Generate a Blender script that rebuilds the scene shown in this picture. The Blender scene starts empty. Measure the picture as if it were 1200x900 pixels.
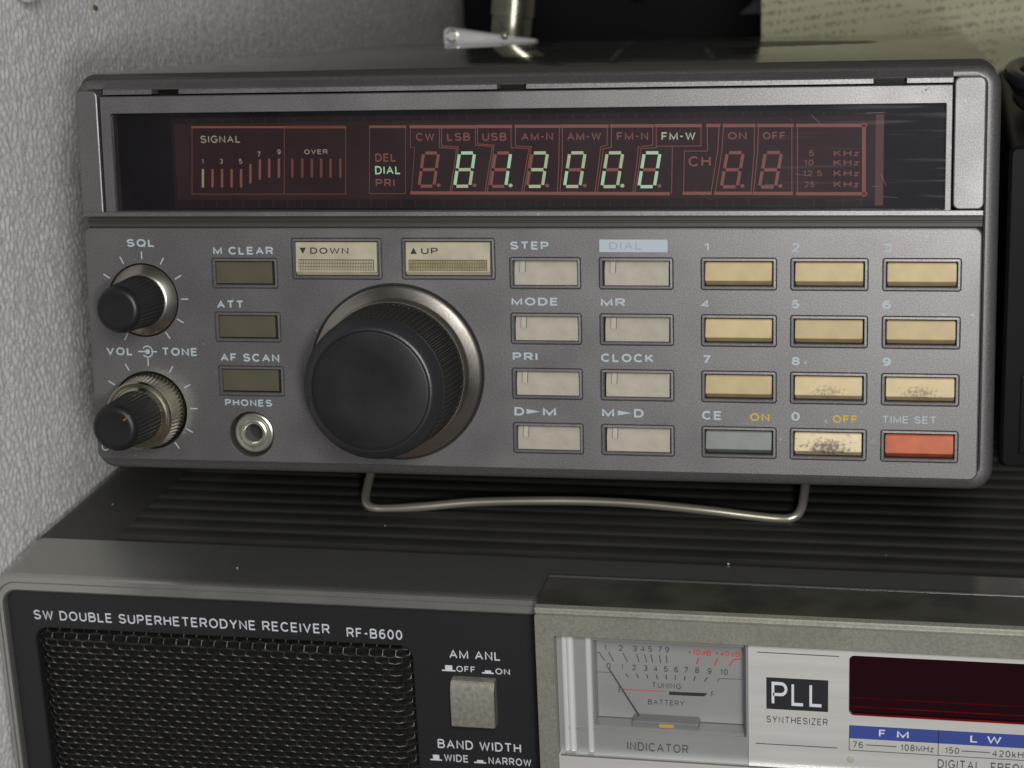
import bpy, bmesh, math, random
import numpy as np
from mathutils import Matrix, Vector
from mathutils.geometry import tessellate_polygon

# ------------------------------------------------------------------ scene, camera, light
# All sizes are authored in millimetres in a viewer frame (x right, y up, z towards the viewer), origin on the
# face of the upper receiver; B() turns that into Blender metres (x, -z, y) with the desk top at height 0.
S = 0.001
DESK_Y = -190.0
random.seed(7)
C = bpy.context.scene.collection
scene = bpy.context.scene
M3 = Matrix(((1, 0, 0), (0, 0, -1), (0, 1, 0)))

def B(p):
    return Vector((p[0] * S, -p[2] * S, (p[1] - DESK_Y) * S))

def D3(p):
    return Vector((p[0] * S, -p[2] * S, p[1] * S))

cam_d = bpy.data.cameras.new('camera')
cam = bpy.data.objects.new('camera', cam_d)
C.objects.link(cam)
cam_rows = ((0.9774425, -0.0414183, -0.2071004), (-0.0217885, 0.9555751, -0.2939412), (0.2100746, 0.2918231, 0.9331173))
CAM_P = (79.449, 87.825, 362.63)
Rc = M3 @ Matrix(cam_rows).transposed()
cam.matrix_world = Matrix.Translation(B(CAM_P)) @ Rc.to_4x4()
cam_d.sensor_width = 36.0
cam_d.lens = 69.38
cam_d.clip_start = 0.01
cam_d.clip_end = 20.0
cam_d.dof.use_dof = True
cam_d.dof.focus_distance = 0.385
cam_d.dof.aperture_fstop = 36.0
scene.camera = cam

world = bpy.data.worlds.new('World')
scene.world = world
world.use_nodes = True
world.node_tree.nodes['Background'].inputs['Color'].default_value = (1.0, 0.985, 0.965, 1)
world.node_tree.nodes['Background'].inputs['Strength'].default_value = 0.07

def area(name, pos, target, size, power, color):
    d = bpy.data.lights.new(name, 'AREA')
    d.shape = 'DISK'; d.size = size; d.energy = power; d.color = color
    o = bpy.data.objects.new(name, d); C.objects.link(o)
    o.location = B(pos)
    o.rotation_euler = (B(target) - B(pos)).to_track_quat('-Z', 'Y').to_euler()
    return o
area('ceiling_lamp', (128, 205, 445), (0, -20, 0), 0.16, 1.7, (1.0, 0.98, 0.95))

area('front_lamp', (130, 62, 430), (0, -40, 0), 0.05, 1.05, (1.0, 0.99, 0.97))

scene.view_settings.view_transform = 'Standard'
scene.view_settings.look = 'None'
scene.view_settings.exposure = -0.14
scene.view_settings.gamma = 1.0
scene.cycles.max_bounces = 8
scene.cycles.transparent_max_bounces = 12
scene.cycles.use_denoising = True

# ------------------------------------------------------------------ materials
MATS = {}
def material(name, color, rough=0.5, metal=0.0, flake=0.0, flake_scale=3500, bump=0.0, bump_scale=2500, mottle=0.0,
             mottle_scale=60, spec=0.5, stretch=None, coat=0.0, rough_var=0.0, dirt=None, vary=0.0, specks=0.0):
    m = bpy.data.materials.new(name); m.use_nodes = True
    nt = m.node_tree; n = nt.nodes; l = nt.links
    p = n['Principled BSDF']
    p.inputs['Roughness'].default_value = rough
    p.inputs['Metallic'].default_value = metal
    p.inputs['Specular IOR Level'].default_value = spec
    p.inputs['Coat Weight'].default_value = coat
    tc = n.new('ShaderNodeTexCoord')
    co = tc.outputs['Object']
    if stretch:
        mp = n.new('ShaderNodeMapping'); mp.inputs['Scale'].default_value = stretch
        l.new(co, mp.inputs['Vector']); co = mp.outputs['Vector']
    def noise(scale, detail=3.0, src=None):
        t = n.new('ShaderNodeTexNoise'); t.inputs['Scale'].default_value = scale; t.inputs['Detail'].default_value = detail
        l.new(src or co, t.inputs['Vector']); return t.outputs['Fac']
    def ramp(f, a, b, lo, hi):
        r = n.new('ShaderNodeMapRange'); r.inputs[1].default_value = a; r.inputs[2].default_value = b
        r.inputs[3].default_value = lo; r.inputs[4].default_value = hi
        l.new(f, r.inputs[0]); return r.outputs[0]
    col = None
    base = n.new('ShaderNodeRGB'); base.outputs[0].default_value = (*color, 1); col = base.outputs[0]
    def scale_col(c, f):
        x = n.new('ShaderNodeVectorMath'); x.operation = 'SCALE'
        l.new(c, x.inputs[0]); l.new(f, x.inputs['Scale']); return x.outputs[0]
    if mottle:
        col = scale_col(col, ramp(noise(mottle_scale, 6), 0.3, 0.7, 1 - mottle, 1 + mottle))
    if flake:
        col = scale_col(col, ramp(noise(flake_scale, 1), 0.3, 0.72, 1 - flake, 1 + flake * 1.3))
    if dirt:
        dcol, dscale, lo, hi, centre, size = dirt
        mp = n.new('ShaderNodeMapping'); mp.vector_type = 'POINT'
        mp.inputs['Location'].default_value = tuple(-c / s for c, s in zip(centre, size)); mp.inputs['Scale'].default_value = tuple(1 / s for s in size)
        l.new(tc.outputs['Object'], mp.inputs['Vector'])
        ln = n.new('ShaderNodeVectorMath'); ln.operation = 'LENGTH'; l.new(mp.outputs[0], ln.inputs[0])
        g = ramp(ln.outputs['Value'], 0.2, 1.0, 0.22, -0.12)
        ad = n.new('ShaderNodeMath'); ad.operation = 'ADD'; l.new(noise(dscale, 8, tc.outputs['Object']), ad.inputs[0]); l.new(g, ad.inputs[1])
        f = ramp(ad.outputs[0], lo, hi, 0, 0.9)
        mx = n.new('ShaderNodeMix'); mx.data_type = 'RGBA'; l.new(f, mx.inputs['Factor']); l.new(col, mx.inputs['A']); mx.inputs['B'].default_value = (*dcol, 1)
        col = mx.outputs['Result']
    if vary:
        oi = n.new('ShaderNodeObjectInfo'); col = scale_col(col, ramp(oi.outputs['Random'], 0, 1, 1 - vary, 1 + vary))
    if specks:
        f = ramp(noise(620, 2), 0.74, 0.79, 0, specks)
        mx = n.new('ShaderNodeMix'); mx.data_type = 'RGBA'; l.new(f, mx.inputs['Factor']); l.new(col, mx.inputs['A']); mx.inputs['B'].default_value = (0.34, 0.33, 0.31, 1)
        col = mx.outputs['Result']
    l.new(col, p.inputs['Base Color'])
    if rough_var:
        l.new(ramp(noise(90, 6), 0.3, 0.7, rough - rough_var, rough + rough_var), p.inputs['Roughness'])
    if bump:
        b = n.new('ShaderNodeBump'); b.inputs['Strength'].default_value = bump; b.inputs['Distance'].default_value = 0.0001
        l.new(noise(bump_scale, 2), b.inputs['Height']); l.new(b.outputs[0], p.inputs['Normal'])
    MATS[name] = m
    return m

def glow(name, color, strength, base):
    m = material(name, base, 0.5)
    p = m.node_tree.nodes['Principled BSDF']
    p.inputs['Emission Color'].default_value = (*color, 1); p.inputs['Emission Strength'].default_value = strength
    return m

def pane(name, tint, dust=0.0, streaks=False, rough=0.03, fres=1.0):
    """clear sheet: tinted see-through with a glossy skin and a little dust"""
    m = bpy.data.materials.new(name); m.use_nodes = True
    nt = m.node_tree; n = nt.nodes; l = nt.links
    n.remove(n['Principled BSDF'])
    out = n['Material Output']
    tr = n.new('ShaderNodeBsdfTransparent'); tr.inputs[0].default_value = (*tint, 1)
    gl = n.new('ShaderNodeBsdfGlossy'); gl.inputs['Roughness'].default_value = rough
    lw = n.new('ShaderNodeLayerWeight'); lw.inputs[0].default_value = 0.5
    pw = n.new('ShaderNodeMath'); pw.operation = 'POWER'; pw.inputs[1].default_value = 5.0; l.new(lw.outputs['Facing'], pw.inputs[0])
    mu = n.new('ShaderNodeMath'); mu.operation = 'MULTIPLY_ADD'; mu.inputs[1].default_value = 0.95 * fres; mu.inputs[2].default_value = 0.045 * fres
    l.new(pw.outputs[0], mu.inputs[0])
    mx = n.new('ShaderNodeMixShader'); l.new(mu.outputs[0], mx.inputs[0]); l.new(tr.outputs[0], mx.inputs[1]); l.new(gl.outputs[0], mx.inputs[2])
    last = mx.outputs[0]
    if dust:
        di = n.new('ShaderNodeBsdfDiffuse'); di.inputs[0].default_value = (0.62, 0.66, 0.74, 1)
        tc = n.new('ShaderNodeTexCoord')
        def noise(scale, detail, sc=None):
            v = tc.outputs['Object']
            if sc:
                mp = n.new('ShaderNodeMapping'); mp.inputs['Scale'].default_value = sc; l.new(v, mp.inputs[0]); v = mp.outputs[0]
            t = n.new('ShaderNodeTexNoise'); t.inputs['Scale'].default_value = scale; t.inputs['Detail'].default_value = detail
            l.new(v, t.inputs['Vector']); return t.outputs['Fac']
        def ramp(f, a, b, lo, hi):
            r = n.new('ShaderNodeMapRange'); r.inputs[1].default_value = a; r.inputs[2].default_value = b
            r.inputs[3].default_value = lo; r.inputs[4].default_value = hi
            l.new(f, r.inputs[0]); return r.outputs[0]
        f = ramp(noise(70, 6), 0.35, 0.75, dust * 0.3, dust * 1.6)
        if streaks:
            sx = n.new('ShaderNodeSeparateXYZ'); l.new(tc.outputs['Object'], sx.inputs[0])
            g = ramp(sx.outputs['X'], 0.045, 0.08, 0.0, 1.0)
            hz = ramp(sx.outputs['X'], -0.04, 0.06, 0.0, 0.020)  # painted haze over the dust: lightening put in towards the right end
            a0 = n.new('ShaderNodeMath'); a0.operation = 'ADD'; l.new(f, a0.inputs[0]); l.new(hz, a0.inputs[1]); f = a0.outputs[0]
            st = ramp(noise(40, 5, (0.9, 1, 26)), 0.56, 0.75, 0, 0.12)
            mm = n.new('ShaderNodeMath'); mm.operation = 'MULTIPLY'; l.new(st, mm.inputs[0]); l.new(g, mm.inputs[1])
            aa = n.new('ShaderNodeMath'); aa.operation = 'ADD'; l.new(f, aa.inputs[0]); l.new(mm.outputs[0], aa.inputs[1]); f = aa.outputs[0]
        m2 = n.new('ShaderNodeMixShader'); l.new(f, m2.inputs[0]); l.new(last, m2.inputs[1]); l.new(di.outputs[0], m2.inputs[2]); last = m2.outputs[0]
    l.new(last, out.inputs['Surface'])
    MATS[name] = m
    return m

material('panel_paint', (0.155, 0.149, 0.153), 0.44, 0.66, rough_var=0.05, specks=0.5, flake=0.26, flake_scale=4200, bump=0.14, bump_scale=4500, mottle=0.03, mottle_scale=90)
material('rim_paint', (0.115, 0.11, 0.113), 0.46, 0.5, flake=0.2, flake_scale=3000, bump=0.2, bump_scale=3000)
material('groove_black', (0.035, 0.034, 0.03), 0.55)
material('case_gloss', (0.030, 0.029, 0.026), 0.1, 0.0, bump=0.05, bump_scale=900, rough_var=0.05)
material('hole_black', (0.006, 0.006, 0.006), 0.8)
material('print_pale', (0.34, 0.395, 0.435), 0.6)
material('print_faded', (0.25, 0.285, 0.315), 0.6)
material('scratch', (0.13, 0.132, 0.14), 0.4)
material('print_yellow', (0.48, 0.32, 0.03), 0.6)
material('print_white', (0.58, 0.61, 0.67), 0.6)
material('print_dark', (0.010, 0.010, 0.013), 0.6)
material('print_ink', (0.06, 0.06, 0.07), 0.6)
material('print_red', (0.6, 0.04, 0.04), 0.6)
material('print_blue', (0.035, 0.06, 0.26), 0.5)
material('key_beige', (0.43, 0.342, 0.19), 0.5, spec=0.25, vary=0.13, mottle=0.12, mottle_scale=260, bump=0.08, bump_scale=1800)
for nm, lo, hi in (('key_beige_worn', 0.56, 1.05), ('key_beige_grimy', 0.52, 0.95)):
    material(nm, (0.50, 0.40, 0.23), 0.48, spec=0.28, mottle=0.10, mottle_scale=300, bump=0.1, bump_scale=1800,
             dirt=((0.10, 0.07, 0.04), 2000, lo, hi, (0.0, -0.001, -0.0028), (0.0055, 0.01, 0.0024)))
material('key_beige_stained', (0.58, 0.48, 0.31), 0.46, spec=0.3, mottle=0.12, mottle_scale=300, bump=0.1, bump_scale=1800,
         dirt=((0.06, 0.04, 0.022), 1500, 0.47, 0.75, (0.0, -0.001, -0.0026), (0.0062, 0.01, 0.0024)))
material('key_grey_green', (0.16, 0.17, 0.157), 0.45, spec=0.3, mottle=0.12, mottle_scale=260)
material('key_orange', (0.40, 0.095, 0.038), 0.5, spec=0.22, mottle=0.22, mottle_scale=260, bump=0.08)
material('key_ivory', (0.33, 0.305, 0.255), 0.6, spec=0.25, vary=0.06, mottle=0.08, mottle_scale=420, flake=0.05, flake_scale=4000)
material('key_olive', (0.072, 0.064, 0.042), 0.55, spec=0.3, mottle=0.08, mottle_scale=300)
material('key_tune', (0.36, 0.33, 0.245), 0.5, spec=0.3, mottle=0.12, mottle_scale=300)
material('grating_dark', (0.09, 0.075, 0.032), 0.5)
material('key_grating', (0.27, 0.235, 0.12), 0.45, mottle=0.2, mottle_scale=500)
material('knob_black', (0.009, 0.0093, 0.0103), 0.42, bump=0.12, bump_scale=2600, spec=0.4, mottle=0.2, mottle_scale=70, rough_var=0.08)
material('knob_rim', (0.017, 0.018, 0.021), 0.36, bump=0.3, bump_scale=3500)
material('knob_side', (0.016, 0.016, 0.016), 0.55, spec=0.3)
material('brushed_steel', (0.40, 0.37, 0.335), 0.3, 1.0, bump=0.1, bump_scale=1500, rough_var=0.05)
material('champagne_metal', (0.53, 0.50, 0.40), 0.26, 1.0, mottle=0.15, mottle_scale=500, rough_var=0.08)
material('nickel', (0.60, 0.57, 0.50), 0.3, 0.85, mottle=0.12, mottle_scale=600)
material('bail_wire', (0.52, 0.49, 0.40), 0.3, 0.7, mottle=0.1)
material('clear_lens', (0.40, 0.37, 0.32), 0.2)
material('vfd_board', (0.014, 0.011, 0.013), 0.6, spec=0.12)
material('vfd_field', (0.034, 0.021, 0.022), 0.6, spec=0.12, mottle=0.2, mottle_scale=120)
material('vfd_edge', (0.13, 0.075, 0.075), 0.6, spec=0.15)
material('vfd_back', (0.004, 0.004, 0.006), 0.6, spec=0.1)
material('vfd_unlit', (0.26, 0.125, 0.10), 0.6, spec=0.15)
material('vfd_line', (0.29, 0.14, 0.112), 0.6, spec=0.15)
material('vfd_orange', (0.20, 0.075, 0.03), 0.5)
glow('vfd_lit', (0.42, 1.0, 0.60), 0.6, (0.2, 0.35, 0.25))
glow('vfd_lit_dim', (0.62, 1.0, 0.60), 0.38, (0.25, 0.35, 0.22))
glow('vfd_text', (0.80, 0.82, 0.55), 0.16, (0.25, 0.25, 0.18))
pane('smoked_window', (0.78, 0.68, 0.69), dust=0.007, streaks=True)
pane('clear_plastic', (0.94, 0.95, 0.95), dust=0.03, rough=0.06)
material('cabinet_black', (0.036, 0.035, 0.031), 0.55, bump=0.3, bump_scale=1400, mottle=0.15, mottle_scale=80)
material('rib_black', (0.027, 0.0265, 0.024), 0.62, spec=0.35, mottle=0.15, mottle_scale=60, bump=0.2, bump_scale=1500)
material('strip_metal', (0.40, 0.40, 0.37), 0.24, 0.85, bump=0.05, rough_var=0.04)
material('bezel_silver', (0.52, 0.52, 0.49), 0.27, 0.85, rough_var=0.05)
material('black_face', (0.016, 0.0165, 0.018), 0.4, bump=0.1, bump_scale=2400)
material('mesh_wire', (0.062, 0.060, 0.055), 0.34, 0.8, mottle=0.6, mottle_scale=500)
material('unit_silver', (0.285, 0.282, 0.24), 0.42, 0.45, flake=0.12, flake_scale=2200, mottle=0.07, mottle_scale=140, bump=0.2, bump_scale=1500)
material('unit_top', (0.10, 0.10, 0.082), 0.36, 0.4, mottle=0.3, mottle_scale=90, rough_var=0.1)
material('aluminium', (0.76, 0.755, 0.73), 0.38, 0.5, mottle=0.06, mottle_scale=500, stretch=(0.06, 1, 1), bump=0.12, bump_scale=2400)
material('meter_plate', (0.36, 0.36, 0.35), 0.45, 0.3, mottle=0.05)
material('meter_silver', (0.70, 0.70, 0.68), 0.22, 0.9)
material('glint_white', (0.85, 0.85, 0.83), 0.18, 0.35)  # white for the reflections put in at the meter's left edge
material('needle_black', (0.012, 0.012, 0.012), 0.4)
material('amber', (0.6, 0.33, 0.06), 0.35)
material('red_filter', (0.014, 0.002, 0.004), 0.08, spec=0.5)
material('red_streak', (0.45, 0.015, 0.02), 0.2, 0.85, mottle=0.6, mottle_scale=120, stretch=(1, 0.2, 0.2))  # red of the filter's painted lamp reflections and of its edge
material('button_grey', (0.24, 0.235, 0.195), 0.42, 0.35, mottle=0.22, mottle_scale=1100, bump=0.4, bump_scale=900)
material('wallpaper', (0.66, 0.66, 0.645), 0.8, mottle=0.05, mottle_scale=25)
material('stain_brown', (0.17, 0.09, 0.04), 0.8)
material('desk_wood', (0.16, 0.10, 0.06), 0.5, mottle=0.2, mottle_scale=30, stretch=(0.1, 1, 1))
material('equipment_black', (0.006, 0.006, 0.0065), 0.5, spec=0.18, bump=0.2, bump_scale=800)
material('cable_black', (0.018, 0.018, 0.022), 0.3)
material('white_plastic', (0.88, 0.88, 0.88), 0.35)
material('grey_plastic', (0.17, 0.172, 0.175), 0.35)

def paper_material():
    m = material('printed_paper', (0.50, 0.47, 0.325), 0.8, mottle=0.12, mottle_scale=18)
    nt = m.node_tree; n = nt.nodes; l = nt.links
    p = n['Principled BSDF']
    src = p.inputs['Base Color'].links[0].from_socket
    tc = n.new('ShaderNodeTexCoord')
    mp = n.new('ShaderNodeMapping'); mp.inputs['Rotation'].default_value = (0, math.radians(7), 0)
    l.new(tc.outputs['Object'], mp.inputs[0])
    sx = n.new('ShaderNodeSeparateXYZ'); l.new(mp.outputs[0], sx.inputs[0])
    # rows of small illegible print: a row band times a broken-up word pattern
    w = n.new('ShaderNodeMath'); w.operation = 'MULTIPLY'; w.inputs[1].default_value = 1 / 0.0030; l.new(sx.outputs['Z'], w.inputs[0])
    fr = n.new('ShaderNodeMath'); fr.operation = 'FRACT'; l.new(w.outputs[0], fr.inputs[0])
    lt = n.new('ShaderNodeMath'); lt.operation = 'LESS_THAN'; lt.inputs[1].default_value = 0.5; l.new(fr.outputs[0], lt.inputs[0])
    mp2 = n.new('ShaderNodeMapping'); mp2.inputs['Scale'].default_value = (1, 1, 0.9); l.new(mp.outputs[0], mp2.inputs[0])
    t = n.new('ShaderNodeTexNoise'); t.inputs['Scale'].default_value = 1100; t.inputs['Detail'].default_value = 1; l.new(mp2.outputs[0], t.inputs['Vector'])
    t2 = n.new('ShaderNodeTexNoise'); t2.inputs['Scale'].default_value = 70; t2.inputs['Detail'].default_value = 2; l.new(mp2.outputs[0], t2.inputs['Vector'])
    r = n.new('ShaderNodeMapRange'); r.inputs[1].default_value = 0.5; r.inputs[2].default_value = 0.6; l.new(t.outputs['Fac'], r.inputs[0])
    r2 = n.new('ShaderNodeMapRange'); r2.inputs[1].default_value = 0.34; r2.inputs[2].default_value = 0.44; l.new(t2.outputs['Fac'], r2.inputs[0])
    a = n.new('ShaderNodeMath'); a.operation = 'MULTIPLY'; l.new(lt.outputs[0], a.inputs[0]); l.new(r.outputs[0], a.inputs[1])
    b = n.new('ShaderNodeMath'); b.operation = 'MULTIPLY'; l.new(a.outputs[0], b.inputs[0]); l.new(r2.outputs[0], b.inputs[1])
    c = n.new('ShaderNodeMath'); c.operation = 'MULTIPLY'; c.inputs[1].default_value = 0.55; l.new(b.outputs[0], c.inputs[0])
    mx = n.new('ShaderNodeMix'); mx.data_type = 'RGBA'; l.new(c.outputs[0], mx.inputs['Factor']); l.new(src, mx.inputs['A']); mx.inputs['B'].default_value = (0.07, 0.065, 0.06, 1)
    l.new(mx.outputs['Result'], p.inputs['Base Color'])
paper_material()

# ------------------------------------------------------------------ builders
class Frame:
    """a thing: its Empty at its base; parts are authored in millimetres of the thing's own viewer frame"""
    def __init__(self, name, label, cat, base, rot=None, group=None):
        self.base = Vector(base)
        e = bpy.data.objects.new(name, None); C.objects.link(e)
        e.empty_display_size = 0.01
        R = rot or Matrix.Identity(3)
        mw = Matrix.Translation(B(R @ self.base)) @ (M3 @ R @ M3.transposed()).to_4x4()
        e.matrix_world = mw
        e['label'] = label; e['category'] = cat
        if group: e['group'] = group
        self.e = e
    def part(self, name, bm, mat, parent=None, smooth=None, label=None, at=None, kind=None):
        """link bm as one mesh under this thing (or under one of its parts); AT is the part's own origin (mm)"""
        o_at = Vector(at) if at is not None else Vector((0, 0, 0))
        off = o_at if at is not None else (Vector(parent['at']) if parent is not None else self.base)
        for v in bm.verts:
            v.co = D3(v.co - off)
        me = bpy.data.meshes.new(name)
        bm.to_mesh(me); bm.free()
        for mm in (mat if isinstance(mat, (list, tuple)) else [mat]):
            me.materials.append(MATS[mm])
        if smooth:
            me.polygons.foreach_set('use_smooth', [True] * len(me.polygons))
            me.set_sharp_from_angle(angle=math.radians(smooth))
        o = bpy.data.objects.new(name, me); C.objects.link(o)
        o.parent = parent if parent is not None else self.e
        p_at = Vector(parent['at']) if parent is not None else self.base
        o.location = D3(off - p_at)
        o['at'] = list(off)
        if label: o['label'] = label
        if kind: o['kind'] = kind
        return o
    def copy(self, src, at, parent=None):
        """a copy of a part and of its sub-parts with its origin at AT"""
        o = src.copy(); C.objects.link(o)
        o.parent = parent if parent is not None else self.e
        p_at = Vector(parent['at']) if parent is not None else self.base
        o.location = D3(Vector(at) - p_at)
        o['at'] = list(at)
        for ch in list(src.children):
            c = ch.copy(); C.objects.link(c); c.parent = o; c.location = ch.location
        return o

def rrect(x0, y0, x1, y1, r, d=0.0, n=5):
    x0 += d; y0 += d; x1 -= d; y1 -= d
    r = max(r - d, 0.02)
    r = min(r, (x1 - x0) / 2 - 1e-4, (y1 - y0) / 2 - 1e-4)
    pts = []
    for cx, cy, a0 in ((x1 - r, y1 - r, 0), (x0 + r, y1 - r, 90), (x0 + r, y0 + r, 180), (x1 - r, y0 + r, 270)):
        for k in range(n + 1):
            a = math.radians(a0 + 90 * k / n)
            pts.append((cx + r * math.cos(a), cy + r * math.sin(a)))
    return pts

def ring(cx, cy, r, d=0.0, n=48):
    return [(cx + (r - d) * math.cos(2 * math.pi * k / n), cy + (r - d) * math.sin(2 * math.pi * k / n)) for k in range(n)]

def plate(bm, outer, oprof, holes=(), close_back=False):
    """front sheet with holes. OUTER, each hole: function of inset d -> loop; a profile is a list of (inset, z) from the front inwards"""
    loops = []
    def chain(fn, prof):
        rows = []
        for d, z in prof:
            rows.append([bm.verts.new((x, y, z)) for x, y in fn(d)])
        for a, b in zip(rows, rows[1:]):
            k = len(a)
            for i in range(k):
                bm.faces.new((a[i], a[(i + 1) % k], b[(i + 1) % k], b[i]))
        return rows
    orow = chain(outer, oprof)
    loops.append(orow[0])
    for fn, prof in holes:
        loops.append(chain(fn, prof)[0])
    flat = [v for lp in loops for v in lp]
    for t in tessellate_polygon([[v.co.copy() for v in lp] for lp in loops]):
        try: bm.faces.new([flat[i] for i in t])
        except ValueError: pass
    if close_back:
        bm.faces.new(list(reversed(orow[-1])))
    bmesh.ops.recalc_face_normals(bm, faces=bm.faces[:])
    return bm

def solid_plate(x0, y0, x1, y1, zf, zb, r=0.3, c=0.2, bm=None):
    bm = bm or bmesh.new()
    return plate(bm, lambda d: rrect(x0, y0, x1, y1, r, d), [(c, zf), (c * 0.3, zf - c * 0.3), (0, zf - c), (0, zb)], close_back=True)

def box(bm, x0, x1, y0, y1, z0, z1):
    v = [bm.verts.new((x, y, z)) for z in (z0, z1) for y in (y0, y1) for x in (x0, x1)]
    for f in ((0, 2, 3, 1), (4, 5, 7, 6), (0, 1, 5, 4), (2, 6, 7, 3), (0, 4, 6, 2), (1, 3, 7, 5)):
        bm.faces.new([v[i] for i in f])
    return bm

def prism_x(bm, prof, x0, x1, bev=0.0):
    """closed y-z profile swept along x"""
    a = [bm.verts.new((x0, y, z)) for y, z in prof]; b = [bm.verts.new((x1, y, z)) for y, z in prof]
    k = len(a)
    for i in range(k):
        bm.faces.new((a[i], a[(i + 1) % k], b[(i + 1) % k], b[i]))
    bm.faces.new(list(reversed(a))); bm.faces.new(b)
    bmesh.ops.recalc_face_normals(bm, faces=bm.faces[:])
    if bev:
        bmesh.ops.bevel(bm, geom=bm.edges[:], offset=bev, segments=2, affect='EDGES', clamp_overlap=True)
    return bm

def lathe(bm, prof, cx, cy, seg=64, teeth=None):
    """profile of (r, z[, knurl]) turned about a z axis; knurl cuts that much off every second pair of columns"""
    if teeth: seg = teeth * 4
    rows = []
    for q in prof:
        r, z = q[0], q[1]; k = q[2] if len(q) > 2 else 0
        if r < 1e-6:
            rows.append([bm.verts.new((cx, cy, z))]); continue
        rows.append([bm.verts.new((cx + (r - (k if i % 4 in (2, 3) else 0)) * math.cos(2 * math.pi * i / seg),
                                   cy + (r - (k if i % 4 in (2, 3) else 0)) * math.sin(2 * math.pi * i / seg), z)) for i in range(seg)])
    for a, b in zip(rows, rows[1:]):
        for i in range(seg):
            j = (i + 1) % seg
            if len(a) == 1 and len(b) == 1: continue
            if len(b) == 1: bm.faces.new((a[i], a[j], b[0]))
            elif len(a) == 1: bm.faces.new((a[0], b[j], b[i]))
            else: bm.faces.new((a[i], a[j], b[j], b[i]))
    bmesh.ops.recalc_face_normals(bm, faces=bm.faces[:])
    return bm

def tube(bm, pts, r, seg=12, closed=False):
    pts = [Vector(p) for p in pts]
    rows = []; k = len(pts)
    up = Vector((0.12, 0.35, 0.93)).normalized()
    for i, p in enumerate(pts):
        if closed: t = pts[(i + 1) % k] - pts[i - 1]
        else: t = pts[min(i + 1, k - 1)] - pts[max(i - 1, 0)]
        t.normalize()
        a = t.cross(up)
        if a.length < 1e-3: a = t.cross(Vector((1, 0, 0)))
        a.normalize(); b = t.cross(a)
        rr = r[i] if isinstance(r, (list, tuple)) else r
        rows.append([bm.verts.new(p + (a * math.cos(2 * math.pi * q / seg) + b * math.sin(2 * math.pi * q / seg)) * rr) for q in range(seg)])
    pairs = list(zip(rows, rows[1:])) + ([(rows[-1], rows[0])] if closed else [])
    for a, b in pairs:
        for i in range(seg):
            bm.faces.new((a[i], a[(i + 1) % seg], b[(i + 1) % seg], b[i]))
    if not closed:
        bm.faces.new(list(reversed(rows[0]))); bm.faces.new(rows[-1])
    bmesh.ops.recalc_face_normals(bm, faces=bm.faces[:])
    return bm

def smooth_path(pts, n=8):
    """Catmull-Rom through the points"""
    P = [Vector(p) for p in pts]; P = [P[0] * 2 - P[1]] + P + [P[-1] * 2 - P[-2]]
    out = []
    for i in range(1, len(P) - 2):
        for k in range(n):
            t = k / n
            out.append(0.5 * ((2 * P[i]) + (P[i + 1] - P[i - 1]) * t + (2 * P[i - 1] - 5 * P[i] + 4 * P[i + 1] - P[i + 2]) * t * t
                              + (3 * P[i] - P[i - 1] - 3 * P[i + 1] + P[i + 2]) * t ** 3))
    out.append(P[-2]); return out

def stroke(bm, pts, w, z, mi=0):
    """flat polyline of width w"""
    for a, b in zip(pts, pts[1:]):
        a = Vector((a[0], a[1])); b = Vector((b[0], b[1])); t = (b - a)
        if t.length < 1e-6: continue
        t.normalize(); nn = Vector((-t.y, t.x)) * w / 2; e = t * w / 2 * 0.6
        f = bm.faces.new([bm.verts.new((p.x, p.y, z)) for p in (a - e - nn, b + e - nn, b + e + nn, a - e + nn)])
        f.material_index = mi
        z += 0.0006
    return bm

def quad(bm, pts, z, mi=0):
    f = bm.faces.new([bm.verts.new((p[0], p[1], z)) for p in pts]); f.material_index = mi
    return bm

def arc(cx, cy, rx, ry, a0, a1, n=None):
    n = n or max(4, int(abs(a1 - a0) / 15))
    return [(cx + rx * math.cos(math.radians(a0 + (a1 - a0) * k / n)), cy + ry * math.sin(math.radians(a0 + (a1 - a0) * k / n))) for k in range(n + 1)]

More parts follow.
